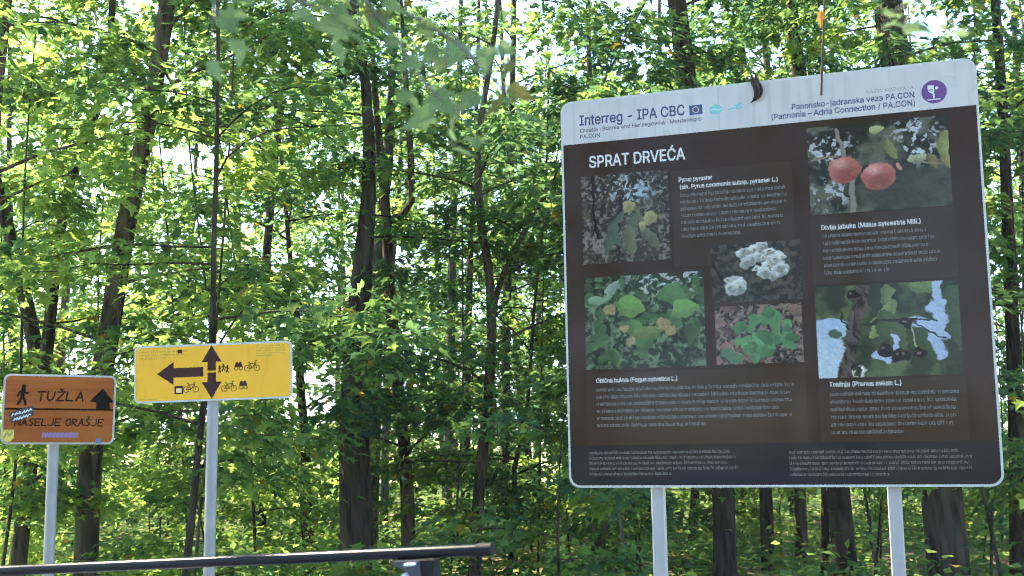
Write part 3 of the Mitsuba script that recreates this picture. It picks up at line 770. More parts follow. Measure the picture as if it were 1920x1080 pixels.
Si = PchipInterpolator(Sd[:, 0], Sd[:, 1:])(np.linspace(0, 1, 46))
rings = []
for d, hs, hm, ht, zs, zm, zt in Si:
    half = [(0, zs), (hs * 0.9, zs), (hs, zs + 0.06), (hm, (zs + zm) / 2), (hm, zm - 0.05), (hm - 0.03, zm), (ht + 0.03, zt - 0.04), (ht - 0.03, zt - 0.008), (ht * 0.5, zt + 0.012), (0, zt + 0.016)]
    loop = half + [(-x, z) for x, z in half[-2:0:-1]]
    rings.append([co + ahead * d + left * x + [0, 0, z] for x, z in loop])
R_ = np.array(rings); k = R_.shape[1]
vi = np.arange(R_.shape[0] * k).reshape(R_.shape[0], k)
q = np.stack([vi[:-1], np.roll(vi, -1, 1)[:-1], np.roll(vi, -1, 1)[1:], vi[1:]], -1).reshape(-1, 4)
f = [q[:, [0, 1, 2]], q[:, [0, 2, 3]]]
vv = np.vstack([R_.reshape(-1, 3), R_[0].mean(0), R_[-1].mean(0)])
f += [np.c_[np.full(k, len(vv) - 2), np.roll(vi[0], -1), vi[0]], np.c_[np.full(k, len(vv) - 1), vi[-1], np.roll(vi[-1], -1)]]
part(car, 'body', trimesh.Trimesh(vv, np.vstack(f), process=False), 'car_paint', smooth=40)


def window(d0, d1, a, b):
    rows = []
    for d in np.linspace(d0, d1, 6):
        s = [np.interp(d, Si[:, 0], Si[:, c]) for c in range(7)]
        rows.append((d, s))
    return rows


def glass(name, quad_pts):
    v = np.array(quad_pts)
    part(car, name, trimesh.Trimesh(v, [[0, 1, 2], [0, 2, 3]], process=False), 'glass_two_sided')


scene['glass_two_sided'] = {'type': 'twosided', 'bsdf': {'type': 'ref', 'id': 'car_glass'}}


def sec(d):
    return [np.interp(d, Si[:, 0], Si[:, c]) for c in range(7)]


def sidept(d, t, s):
    _, hs, hm, ht, zs, zm, zt = sec(d)
    x = (hm - 0.03) * (1 - t) + (ht + 0.03) * t + 0.006
    z = zm * (1 - t) + (zt - 0.04) * t
    return co + ahead * d + left * x * s + [0, 0, z + 0.004]


for s in (-1, 1):
    for d0, d1 in ((-1.50, -0.72), (-0.64, 0.18)):
        glass('side_window', [sidept(d0 + 0.06, 0.1, s), sidept(d1, 0.1, s), sidept(d1, 0.9, s), sidept(d0 + 0.14, 0.9, s)])
for s in (-1, 1):
    for d in (-1.35, 1.28):
        ctr = co + ahead * d + left * s * 0.78 + [0, 0, 0.31]
        M = frame(ctr, ahead, [0, 0, 1], np.cross(ahead, [0, 0, 1]))
        w = part(car, 'wheel', place(trimesh.creation.annulus(0.19, 0.31, 0.20, sections=28), M), 'tyre', smooth=40)
        scene[w + '__rim'] = mikit.ply(place(trimesh.creation.cylinder(0.189, 0.17, sections=24), M), 'rim_metal', smooth=40)
# ---------------------------------------------------------------- foliage
LEAF4 = np.array([(0, 0, 0), (-0.46, 0.30, 0.09), (-0.20, 0.50, 0.03), (0, 1.0, -0.10), (0.20, 0.50, 0.03), (0.46, 0.30, 0.09)])
FACE4 = np.array([(0, 2, 1), (0, 3, 2), (0, 4, 3), (0, 5, 4)])
LEAF2 = np.array([(0, 0, 0), (-0.40, 0.48, 0.07), (0, 1.0, -0.06), (0.40, 0.48, 0.07)])
FACE2 = np.array([(0, 2, 1), (0, 3, 2)])
FRESH, MID, DEEP, GOLD = np.array([0.275, 0.40, 0.078]), np.array([0.115, 0.220, 0.062]), np.array([0.050, 0.118, 0.064]), np.array([0.34, 0.25, 0.035])


LEAF9 = np.array([(0, 0.38, 0.0), (0, 0, 0), (-0.40, 0.08, 0.08), (-0.23, 0.30, 0.05), (-0.54, 0.50, 0.04), (-0.18, 0.56, 0.02), (0, 1.0, -0.12), (0.18, 0.56, 0.02), (0.54, 0.50, 0.04), (0.23, 0.30, 0.05), (0.40, 0.08, 0.08)])
FACE9 = np.array([(0, k + 1 if k < 10 else 1, k) for k in range(1, 11)])
LEAF_SHAPES = [(LEAF2, FACE2), (LEAF4, FACE4), (LEAF9, FACE9)]


def unit(v):
    return v / (np.linalg.norm(v, axis=1, keepdims=True) + 1e-12)


def leaves(P, D, N, size, col, fine=True):
    tv, tf = LEAF_SHAPES[int(fine)]
    D = unit(D)
    X = unit(np.cross(D, N))
    N = np.cross(X, D)
    v = P[:, None] + size[:, None, None] * (tv[None, :, :1] * X[:, None] + tv[None, :, 1:2] * D[:, None] + tv[None, :, 2:] * N[:, None])
    n = len(tv)
    f = (np.arange(len(P))[:, None, None] * n + tf[None]).reshape(-1, 3)
    return trimesh.Trimesh(v.reshape(-1, 3), f, process=False), np.repeat(col, n, axis=0)


def leaf_cols(g, n, tone, gold=0.01, spread=0.22):
    """tone 0 (deep) to 1 (fresh)."""
    t = np.clip(tone + g.normal(0, spread, n), 0, 1)[:, None]
    c = np.where(t < 0.5, DEEP + (MID - DEEP) * t * 2, MID + (FRESH - MID) * (t * 2 - 1))
    c = np.where(g.random((n, 1)) < gold, GOLD * g.uniform(0.6, 1.1, (n, 1)), c)
    return np.clip(c * g.uniform(0.85, 1.15, (n, 1)), 0.005, 0.6)


def branch_leaves(g, pts, L, n, size, flat=0.30, width=0.30):
    """Leaf bases, axes, normals and sizes on a flat spray round the branch pts (7, 3)."""
    t = g.random(n) ** 0.7 * 0.88 + 0.12
    k = t * (len(pts) - 1)
    i = np.minimum(k.astype(int), len(pts) - 2)
    b = pts[i] + (pts[i + 1] - pts[i]) * (k - i)[:, None]
    az = unit(pts[i + 1] - pts[i])
    lat = unit(np.cross(az, np.array([0, 0, 1.0])) + 1e-6)
    w = width * L * np.sin(np.pi * (0.12 + 0.8 * t)) ** 0.7
    s = np.clip(g.normal(0, 0.5, n), -1.2, 1.2)
    # side twigs: pull the leaves towards a few lines so that the spray has gaps
    tw = np.round(t * 9 + 0.25 * s) / 9
    b = b + (az * ((tw - t) * L * 0.75)[:, None])
    P = b + lat * (s * w)[:, None] + az * (np.abs(s) * w * 0.55)[:, None]
    P[:, 2] += g.normal(0, 0.035 + 0.03 * L, n) - np.abs(s) * w * 0.22
    D = az * 0.6 + lat * np.sign(s)[:, None] * 0.8 + g.normal(0, 0.45, (n, 3))
    D[:, 2] = D[:, 2] * 0.5 - 0.42 + g.normal(0, 0.15, n)
    N = np.tile([0, 0, 1.0], (n, 1)) + g.normal(0, flat, (n, 3)) + D * 0.0
    N[:, :2] += 0.35 * unit(D)[:, :2]
    return P, D, N, 1.13 * size * g.uniform(0.5, 1.25, n) ** 0.8


def grow(key, stem, g, nb, zlo, zhi, L, nleaf, size, tone, bark_m, fine=True, sides=8, shown=True, rise=(0.0, 0.7), gold=0.01, crown=None, rough=0.10, flat=0.30, avoid=None, trunk_name='trunk', extra=()):
    """A tree: stem rows (x, y, z, r) from the ground up. Trunk, branches, leafy crown."""
    st = resample(stem, 26)
    part(key, trunk_name, tube(st[:, :3], st[:, 3], sides, rough, int(g.integers(1, 999))), bark_m, smooth=True)
    bm, Ps, Ds, Ns, Ss, Cs = [], [], [], [], [], []
    zs = np.sort(g.uniform(zlo, zhi, nb))
    Ls = g.uniform(L[0], L[1], nb)
    todo = []
    for z, l in zip(zs, Ls):
        i = int(np.clip(np.searchsorted(st[:, 2], z), 1, len(st) - 1))
        u = np.clip((z - st[i - 1, 2]) / max(1e-6, st[i, 2] - st[i - 1, 2]), 0, 1)
        s = st[i - 1] + (st[i] - st[i - 1]) * u
        a = g.uniform(0, 2 * np.pi)
        for _ in range(6):
            if avoid is None or not avoid(s[:3] + l * np.array([math.cos(a), math.sin(a), 0.2])):
                break
            a = g.uniform(0, 2 * np.pi)
        t = np.linspace(0, 1, 7)
        up = g.uniform(*rise)
        d = np.array([math.cos(a), math.sin(a), 0])
        side = np.array([-d[1], d[0], 0]) * g.normal(0, 0.12) * l
        p = s[:3] + np.outer(t, d) * l + np.outer(t * t, side) + np.outer(up * l * t - 0.55 * l * up * t ** 2 - 0.10 * l * t ** 2, [0, 0, 1.0]) + g.normal(0, 0.015 * l, (7, 3)) * t[:, None]
        todo.append((p, l, min(0.5 * s[3], 0.004 + 0.0055 * l)))
    for p, r0 in extra:
        p = resample(p, 7)
        todo.append((p, float(np.linalg.norm(p[-1] - p[0])), r0))
    for p, l, r0 in todo:
        b = tube(p, np.linspace(r0, 0.003, 7), 5, cap=False)
        if shown:
            part(key + '__' + trunk_name, 'branch', b, bark_m, smooth=True)
        else:
            bm.append(b)
        n = int(0.88 * nleaf * l / max(1e-6, sum(x[1] for x in todo)))
        if n:
            P, D, N, sz = branch_leaves(g, p, l, n, size, flat)
            Ps.append(P); Ds.append(D); Ns.append(N); Ss.append(sz)
            Cs.append(leaf_cols(g, n, np.clip(tone + g.normal(0, 0.14), 0, 1), gold))
    if bm:
        part(key, 'branches', trimesh.util.concatenate(bm), bark_m, smooth=True, kind='stuff')
    if crown is not None:
        (cx, cy, cz), (rx, ry, rz), n, sz = crown
        v = unit(g.normal(0, 1, (n * 2, 3))) * (g.random((n * 2, 1)) ** 0.45)
        P = v * [rx, ry, rz] + [cx, cy, cz]
        keep = meshkit.fbm(P * 0.5, 2, 77) > 0.53
        P = P[keep][:n]
        Ps.append(P); Ds.append(v[keep][:n] + g.normal(0, 0.6, P.shape)); Ns.append(np.tile([0, 0, 1.0], (len(P), 1)) + g.normal(0, 0.4, P.shape)); Ss.append(sz * g.uniform(0.6, 1.25, len(P)))
        Cs.append(leaf_cols(g, len(P), tone, gold))
    if Ps:
        m, c = leaves(np.vstack(Ps), np.vstack(Ds), np.vstack(Ns), np.concatenate(Ss), np.vstack(Cs), fine)
        part(key, 'crown', m, 'leaf', kind='stuff', color=c)


def clear_zone(p):
    """Where no branch of the wood may reach: in front of the signs."""
    return p[1] < 7.2 and abs(p[0]) < 4.0 and p[2] < 4.2


# stems measured against the photograph: depth and (x, z, radius) from the top down
STEMS = {
    'leaning':(10.5,[(-3.14,5.92,0.086),(-3.19,5.51,0.086),(-3.29,4.8,0.091),(-3.41,4.15,0.095),(-3.5,3.66,0.1),(-3.59,3.02,0.105),(-3.65,2.54,0.11),(-3.73,2.07,0.112),(-3.77,1.51,0.115),(-3.78,0.67,0.119)]),
    'forkA':(11.5,[(-4.02,6.27,0.034),(-4.03,5.43,0.042),(-4.21,4.93,0.044),(-4.41,4.31,0.047),(-4.52,3.47,0.052),(-4.56,2.84,0.06),(-4.64,2.01,0.071),(-4.71,1.49,0.073),(-4.79,0.63,0.081)]),
    'forkB':(11.6,[(-5.2,4.43,0.058),(-5.09,4.04,0.063),(-4.96,3.6,0.069),(-4.85,3.17,0.074),(-4.71,2.53,0.079),(-4.67,2.01,0.079)]),
    'edgeL':(9.0,[(-3.97,5.35,0.029),(-3.99,5.08,0.029),(-4.01,4.77,0.031),(-4.04,4.25,0.031),(-4.05,3.11,0.033)]),
    'sapling':(8.5,[(-2.18,5.12,0.014),(-2.17,4.7,0.015),(-2.17,4.29,0.015),(-2.17,3.8,0.017),(-2.18,3.32,0.019),(-2.18,2.77,0.021),(-2.19,2.3,0.023),(-2.25,1.92,0.025),(-2.29,1.46,0.027),(-2.34,0.9,0.029)]),
    'big':(11.7,[(-1.63,6.36,0.053),(-1.54,5.73,0.053),(-1.45,5.22,0.053),(-1.43,4.66,0.064),(-1.44,4.1,0.08),(-1.49,3.56,0.101),(-1.54,3.02,0.117),(-1.58,2.48,0.133),(-1.59,1.85,0.144),(-1.57,1.17,0.16),(-1.56,0.45,0.165)]),
    'behindbig':(14,[(-1.43,6.09,0.045),(-1.48,5.09,0.064),(-1.59,4.1,0.07),(-1.63,3.39,0.076),(-1.65,2.5,0.083),(-1.67,1.86,0.086),(-1.71,0.26,0.089)]),
    'bentF':(12.5,[(-1.48,5.81,0.028),(-1.44,5.21,0.037),(-1.39,4.62,0.048),(-1.34,4.03,0.057),(-1.32,3.33,0.062),(-1.27,2.75,0.062),(-1.23,2.24,0.068),(-1.17,1.68,0.068),(-1.14,1.18,0.074),(-1.13,0.41,0.077)]),
    'bentF2':(12.5,[(-1.14,5.93,0.023),(-1.11,5.33,0.031),(-1.08,4.79,0.037),(-1.07,4.31,0.04),(-1.15,4.14,0.04),(-1.28,3.97,0.04)]),
    'thinR':(12,[(-0.09,6.45,0.025),(-0.13,5.98,0.027),(-0.26,5.23,0.03),(-0.34,4.65,0.033),(-0.32,4.03,0.041),(-0.24,3.47,0.046),(-0.21,2.91,0.049),(-0.25,2.26,0.055),(-0.31,1.72,0.057),(-0.38,1.08,0.06),(-0.42,0.45,0.063)]),
    'thinR2':(12.1,[(0.47,4.43,0.014),(0.32,4.15,0.019),(0.15,3.87,0.025),(-0.02,3.54,0.027),(-0.14,3.26,0.03),(-0.21,2.98,0.033)]),
    'wavy':(13,[(0.23,3.0,0.018),(0.16,2.18,0.021),(0.08,1.71,0.024),(-0.01,1.36,0.027),(-0.01,0.9,0.027),(-0.07,0.34,0.03)]),
    'mid15':(14,[(-2.73,4.58,0.025),(-2.66,3.8,0.032),(-2.58,3.15,0.041),(-2.55,2.51,0.048),(-2.48,1.69,0.057),(-2.44,0.88,0.064),(-2.41,0.27,0.067)]),
    'overboard':(12,[(1.8,6.41,0.098),(1.83,5.94,0.098),(1.89,5.33,0.098),(1.99,3.43,0.104),(2.06,1.79,0.109),(2.09,1.04,0.115),(2.08,0.36,0.12)]),
    'u1':(15,[(3.14,3.84,0.061),(3.15,1.79,0.075),(3.15,0.92,0.082),(3.14,-0.0,0.089)]),
    'u2':(16,[(3.75,3.97,0.058),(3.79,1.78,0.073),(3.82,0.85,0.08),(3.79,-0.13,0.087)]),
    'u3':(13,[(3.42,3.85,0.089),(3.48,2.06,0.106),(3.53,1.01,0.124),(3.55,0.22,0.136)]),
    'u4':(14,[(3.7,3.04,0.032),(3.68,1.77,0.045),(3.64,0.96,0.048),(3.59,0.1,0.054)]),
    'u5':(11,[(3.8,4.28,0.15),(3.89,2.24,0.17),(3.93,1.11,0.185),(3.96,0.44,0.195)]),
    'edgeR':(12,[(5.17,4.5,0.055),(5.14,3.37,0.065),(5.11,2.27,0.076),(5.06,1.04,0.087),(5.02,0.3,0.093)]),
    'dl1':(15,[(1.06,2.5,0.048),(1.04,0.95,0.068),(1.04,0.03,0.075)]),
    'ml1':(17,[(-3.59,4.4,0.062),(-3.64,3.77,0.07),(-3.67,2.99,0.077),(-3.64,1.92,0.081),(-3.66,-0.04,0.085)]),
    'ml2':(18,[(-0.87,5.6,0.049),(-0.91,4.84,0.057),(-0.94,3.84,0.065),(-0.99,2.2,0.074),(-1.07,-0.19,0.082)]),
    'ml3':(19,[(-0.64,5.18,0.043),(-0.72,3.6,0.06),(-0.76,2.39,0.069),(-0.82,-0.3,0.078)]),
    'ml4':(17,[(-0.01,5.29,0.054),(-0.06,4.18,0.062),(-0.11,2.62,0.066),(-0.18,-0.1,0.07)]),
}


def stem_rows(name, top=None, lean=None, base_flare=1.25):
    d, pts = STEMS[name]
    if name == 'leaning':
        pts = [(x, z, rr * 0.88) for x, z, rr in pts]
    r = [(x, d, z, rr) for x, z, rr in pts][::-1]
    x, y, z, rr = r[0]
    if z > 0.05:
        x2, z2 = r[1][0], r[1][2]
        k = (x2 - x) / max(0.2, z2 - z)
        r.insert(0, (x - k * z, d, -0.1, rr * base_flare))
    if top:
        x, y, z, rr = r[-1]
        k = np.clip((r[-1][0] - r[-3][0]) / max(0.2, r[-1][2] - r[-3][2]), -0.3, 0.3)
        r.append((x + k * (top - z) * 0.5, d + 0.3, (z + top) / 2, rr * 0.7))
        r.append((x + k * (top - z) * 0.7, d + 0.5, top, 0.012))
    return np.array(r)


def tree_crown(st, n=140, r=2.6, sz=0.19, z0=7.0):
    t = st[-1]
    zt = t[2] + 0.6
    return ((t[0], t[1], (z0 + zt) / 2), (r, r, (zt - z0) / 2), n, sz)


MAIN = [
    # name, label, bark, top, nb, zlo, zhi, nleaf, size, tone
    ('leaning', 'brown trunk leaning right, rising from behind the wooden sign to the upper edge', 'bark_brown', 13.5, 9, 1.6, 7.0, 2600, 0.115, 0.62),
    ('forkA', 'forked dark trunk with two stems spreading above the wooden sign, left of the leaning trunk', 'bark_dark', 13, 9, 1.2, 7.0, 3000, 0.11, 0.6),
    ('edgeL', 'thin dark trunk at the left edge of the picture beside the patch of open sky', 'bark_brown', 11, 6, 2.5, 7.0, 1700, 0.11, 0.66),
    ('sapling', 'slender straight sapling rising directly behind the yellow sign', 'bark_dark', 8.5, 12, 1.2, 7.5, 2600, 0.105, 0.7),
    ('big', 'thickest dark trunk in the middle, standing between the yellow sign and the brown board', 'bark_dark', 15, 10, 1.5, 7.5, 2600, 0.11, 0.42),
    ('behindbig', 'grey trunk standing just behind the right side of the thick middle trunk', 'bark_grey', 14, 8, 2.5, 8.0, 2000, 0.115, 0.4),
    ('bentF', 'curved grey brown tree with a forked second stem, right of the thick middle trunk', 'bark_brown', 11, 9, 1.2, 7.5, 2600, 0.11, 0.45),
    ('thinR', 'slim bowed grey brown trunk with a side stem, second trunk left of the brown board', 'bark_brown', 11, 10, 1.2, 7.5, 2600, 0.11, 0.42),
    ('wavy', 'thin wavy dark stem close to the left edge of the brown board', 'bark_dark', 6, 8, 1.0, 5.0, 1700, 0.105, 0.5),
    ('mid15', 'dark double bent trunk at the right edge of the yellow sign', 'bark_dark', 10, 8, 1.2, 7.0, 2200, 0.115, 0.58),
    ('overboard', 'dark trunk rising above the white header and seen again right of the left board post', 'bark_dark', 14, 10, 2.0, 8.0, 2800, 0.115, 0.55),
    ('u1', 'straight dark trunk below the board, second one right of the left board post', 'bark_dark', 13, 12, 3.4, 7.5, 2800, 0.125, 0.5),
    ('u2', 'straight brown trunk below the board, third one right of the left board post', 'bark_brown', 13, 12, 3.4, 7.5, 2800, 0.125, 0.5),
    ('u4', 'thin dark stem right beside the broad trunk under the middle of the board', 'bark_dark', 9, 6, 1.0, 6.0, 1300, 0.12, 0.5),
    ('u3', 'broad dark trunk under the board just left of the right board post', 'bark_dark', 14, 12, 3.5, 7.5, 2800, 0.12, 0.5),
    ('u5', 'widest dark trunk under the board, right of the right board post', 'bark_dark', 15, 12, 3.4, 7.5, 2800, 0.115, 0.45),
    ('edgeR', 'dark trunk at the right edge of the picture beside the board', 'bark_dark', 13, 12, 1.0, 7.5, 2800, 0.11, 0.42),
    ('dl1', 'dark trunk under the lower left corner of the board', 'bark_dark', 11, 7, 1.0, 7.0, 1700, 0.12, 0.5),
    ('ml1', 'dark trunk seen over the right half of the yellow sign, deeper in the wood', 'bark_dark', 12, 7, 2.0, 8.0, 2000, 0.125, 0.58),
    ('ml2', 'deeper grey trunk left of the slim bowed trunk', 'bark_grey', 12, 7, 2.0, 8.0, 2000, 0.125, 0.46),
    ('ml3', 'deeper dark trunk almost hidden behind the slim bowed trunk', 'bark_dark', 12, 7, 2.0, 8.0, 2000, 0.125, 0.46),
    ('ml4', 'deeper dark trunk between the slim bowed trunk and the brown board', 'bark_dark', 12, 7, 2.0, 8.0, 2000, 0.125, 0.46),
]
for k, (nm, lab, bk, top, nb, zlo, zhi, nl, sz, tone) in enumerate(MAIN):
    key = thing('broadleaf_tree', lab, 'tree')
    st = stem_rows(nm, top)
    extra = []
    if nm == 'sapling':
        extra = [(np.array([(-2.18, 8.5, 3.65), (-2.05, 8.45, 3.84), (-1.7, 8.4, 4.0), (-1.2, 8.4, 4.02)]), 0.010), (np.array([(-2.19, 8.5, 2.3), (-1.9, 8.5, 2.75), (-1.5, 8.45, 3.0)]), 0.009)]
    if nm == 'leaning':
        extra = [(np.array([(-3.17, 10.5, 5.5), (-3.02, 10.4, 5.62), (-2.85, 10.3, 5.72), (-2.5, 10.2, 5.75)]), 0.025), (np.array([(-3.22, 10.5, 5.2), (-3.06, 10.4, 4.95), (-2.9, 10.35, 4.6), (-2.72, 10.3, 4.5)]), 0.016)]
    grow(key, st, rng(100 + k), nb + 5, zlo, zhi, (1.0, 2.3), int(nl * 1.15), sz * 0.95, tone, bk, fine=2 if st[0, 1] < 12.6 else 1, crown=tree_crown(st, 1000, 2.8, 0.15, 4.8) if nm in ('u5', 'edgeR', 'u3') else tree_crown(st), avoid=clear_zone, sides=12, gold=0.03 if nm in ('edgeR', 'bentF') else 0.012, extra=extra)
    for sub, host in (('forkB', 'forkA'), ('bentF2', 'bentF'), ('thinR2', 'thinR')):
        if host == nm:
            d, pts = STEMS[sub]
            rows = np.array([(x, d, z, rr) for x, z, rr in pts][::-1])
            hs = resample(st, 60)
            j = np.argmin(np.linalg.norm(hs[:, [0, 2]] - rows[0][[0, 2]], axis=1))
            rows = np.vstack([hs[j] * [1, 1, 1, 0.8], rows[1:]])
            x, y, z, rr = rows[-1]
            kx = (rows[-1][0] - rows[-2][0]) / max(0.2, rows[-1][2] - rows[-2][2])
            rows = np.vstack([rows, [x + kx * 2.5, y, z + 2.5, 0.01]])
            grow(key, rows, rng(300 + k), 6, z - 1.5, z + 2.3, (0.8, 1.8), 1300, sz * 0.95, tone, bk, fine=2, trunk_name='side_stem', avoid=clear_zone)


# ---------------------------------------------------------------- young trees, bushes, trees deeper in the wood
def region(x, y):
    u = x / y * 2200 + 960
    return 0 if u < 300 else 1 if u < 640 else 2 if u < 1060 else 3


LANDMARKS = [(10, 'the thin edge trunk'), (80, 'the forked dark trunk'), (205, 'the leaning trunk'), (320, 'the yellow sign left half'), (400, 'the slender straight sapling'), (490, 'the yellow sign right half'), (565, 'the double bent trunk'), (668, 'the thickest trunk'), (750, 'the curved forked tree'),
             (845, 'the deeper grey trunk'), (910, 'the slim bowed trunk'), (970, 'the thin wavy stem'), (1065, 'the board left edge'), (1228, 'the left board post'), (1355, 'the trunk above the header'), (1437, 'the second under-board trunk'), (1500, 'the brown under-board trunk'), (1580, 'the broad under-board trunk'), (1680, 'the right board post'), (1770, 'the widest trunk'), (1870, 'the board right edge'), (1925, 'the right edge trunk')]
ROWS = ['nearest row', 'second row', 'third row', 'fourth row', 'fifth row', 'sixth row', 'seventh row', 'farthest row']


def spot(x, y):
    u = x / y * 2200 + 960
    lx, nm = min(LANDMARKS, key=lambda q: abs(q[0] - u))
    return ('left of ' if u < lx - 12 else 'right of ' if u > lx + 12 else 'behind ') + nm


def tint(t):
    return 'yellow green' if t > 0.68 else 'mid green' if t > 0.48 else 'dark green'


USED = set()


def own_label(*tries):
    for s in tries:
        if s not in USED:
            USED.add(s)
            return s
    return tries[-1]


SAP_GROUP = ['young trees behind the wooden sign', 'young trees behind the yellow sign', 'young trees between thick trunk and board', 'young trees behind the board']
TONE = [0.78, 0.76, 0.60, 0.60]
g = rng(7)
saps = []
for row, (d, n) in enumerate(((9.2, 5), (11.0, 7), (12.8, 8), (15.5, 3), (20, 12), (23.5, 13))):
    near_x = {0: (-4.35, -2.45, 0.95, 4.1), 1: (-5.0, -2.75, 0.8, 4.9)}.get(row)
    for i in range(n if near_x is None else len(near_x)):
        x = ((i + g.uniform(0.15, 0.85)) / n * 2 - 1) * 0.47 * d if near_x is None else near_x[i] + g.uniform(-0.1, 0.1)
        saps.append((x, d + g.uniform(-0.8, 0.9), row))
saps += [(5.0, 12.6, 2), (1.3, 13.0, 2), (4.9, 11.3, 1), (5.6, 13.4, 2), (6.6, 16.2, 3)]
for k, (x, y, row) in enumerate(saps):
    q = region(x, y)
    h = g.uniform(4.0, 7.5) + 0.08 * y
    tone = TONE[q] + g.normal(0, 0.10)
    at = f'{spot(x, y)}, {ROWS[row]}'
    key = thing('young_tree', own_label(f'{tint(tone)} young tree {at}', f'{"tall" if h > 7.2 else "short"} {tint(tone)} young tree {at}'), 'young tree', SAP_GROUP[q])
    lean = g.normal(0, 0.07, 2)
    r0 = g.uniform(0.011, 0.022)
    zz = np.array([-0.1, 0.3 * h, 0.65 * h, h])
    st = np.c_[x + lean[0] * zz + g.normal(0, 0.06, 4), y + lean[1] * zz + g.normal(0, 0.06, 4), zz, r0 * (1.02 - zz / h * 0.85)]
    grow(key, st, rng(1000 + k), int(9 + h), 0.7, h, (0.7, 1.9) if row > 1 else (0.6, 1.35), int(1150 + 80 * h) if row > 1 else int(1000 + 60 * h), 0.098 + 0.0010 * y, tone, ('bark_dark', 'bark_brown', 'bark_grey')[k % 3], fine=2 if y < 12 else 1, shown=False, sides=6, avoid=clear_zone, rise=(0.05, 0.6), gold=0.012)

BUSH_GROUP = ['bushes behind the wooden sign', 'bushes behind the yellow sign', 'bushes beyond the roof bar', 'bushes under the board']
for row, (d, n) in enumerate(((8.8, 5), (10.5, 7), (13, 12), (16.5, 15), (21, 15), (27, 14), (35, 15), (41, 17))):
    for i in range(n):
        x = ((i + g.uniform(0.1, 0.9)) / n * 2 - 1) * 0.46 * d
        y = d + g.uniform(-0.8, 1.0)
        q = region(x, y)
        if (row < 2 and -0.20 < x / y < 0.0) or (row < 3 and 0.12 < x / y < 0.42):
            continue
        h = g.uniform(1.0, 2.1) * (1.0 if row < 6 else 1.5)
        tone = TONE[q] + g.normal(0, 0.1)
        at = f'{spot(x, y)}, {ROWS[row]}'
        key = thing('bush', own_label(f'low {tint(tone)} bush {at}', f'low {tint(tone)} {"taller" if h > 1.5 else "smaller"} bush {at}'), 'bush', BUSH_GROUP[q])
        st = np.array([(x, y, -0.05, 0.014), (x + g.normal(0, 0.08), y, h * 0.5, 0.010), (x + g.normal(0, 0.15), y + g.normal(0, 0.1), h, 0.004)])
        grow(key, st, rng(int(2000 + 50 * d + i)), 9, 0.08, h, (0.5, 1.1), 1050, 0.080 + 0.001 * y, tone, 'bark_dark', fine=2 if y < 11 else 1 if y < 30 else 0, shown=False, sides=5, trunk_name='stem', gold=0.02)

DROWS = ['first deep row', 'second deep row', 'third deep row', 'last row']
DEEP_GROUP = ['deep trees on the left', 'deep trees behind the yellow sign', 'deep trees in the middle', 'deep trees behind the board']
for row, (d, n) in enumerate(((20, 7), (25, 9), (31, 11), (37, 13))):
    for i in range(n):
        x = ((i + g.uniform(0.1, 0.9)) / n * 2 - 1) * 0.50 * d
        y = d + g.uniform(-2, 2)
        q = region(x, y)
        h = g.uniform(11, 15)
        r0 = g.uniform(0.045, 0.12)
        at = f'deep in the wood {spot(x, y)}, {DROWS[row]}'
        key = thing('deep_tree', own_label(f'{"sturdy" if r0 > 0.08 else "slender"} tree {at}', f'{("dark", "brown", "grey")[i % 3]} {"sturdy" if r0 > 0.08 else "slender"} tree {at}'), 'tree', DEEP_GROUP[q])
        lean = g.normal(0, 0.04)
        zz = np.array([-0.1, 3, 7, h])
        st = np.c_[x + lean * zz + g.normal(0, 0.08, 4), y + g.normal(0, 0.08, 4), zz, r0 * np.array([1.15, 0.92, 0.65, 0.1])]
        grow(key, st, rng(int(4000 + 60 * d + i)), 20, 0.6, min(h - 1, 0.36 * y + 1), (1.3, 3.0), 2700, 0.13, TONE[q] - 0.04 + g.normal(0, 0.1), ('bark_dark', 'bark_brown', 'bark_grey')[i % 3], fine=False, shown=False, sides=7, gold=0.01)

# trees beside and behind the camera: they shade the signs and stand in the board's reflection
for k, (x, y, h) in enumerate([(-6.5, 6.5, 13), (-9.5, 5.6, 14), (-14.5, 5.5, 14), (8.5, 8.0, 13), (10.5, 13, 14), (-9, -9, 13), (-4.5, -10.5, 14), (0.5, -9.0, 12), (4.5, -11, 14), (9.0, -9.5, 13), (-14, -10, 14), (-7, -15, 14), (2, -16, 15), (-1.5, -13, 13), (6.5, -15, 14), (-11.5, -12.5, 14), (-3.5, -18, 15), (-10, -19, 15), (-15, -15, 14), (-6.2, 1.5, 14), (6.5, 2.0, 14), (-2.5, -5.0, 14), (4.2, -5.2, 14), (-9, -3, 14)]):
    key = thing('roadside_tree', 'tall roadside tree outside the picture', 'tree', 'trees around the lane')
    g2 = rng(6000 + k)
    st = np.array([(x, y, -0.1, 0.17), (x + 0.1, y, 4, 0.13), (x + 0.2, y + 0.1, 8, 0.09), (x + 0.3, y, h, 0.02)])
    grow(key, st, g2, 16 if y < -6 else 9, 0.8 if y < -6 else 5.0, h - 2, (1.5, 3.0), 1900 if y < -6 else 600, 0.17, 0.4, 'bark_brown', fine=False, shown=False, crown=((x, y, h * 0.68), (3.9, 3.9, h * 0.30), 1900, 0.21) if k > 18 else ((x, y, h * 0.66), (2.7, 2.7, h * 0.34), 450, 0.20))

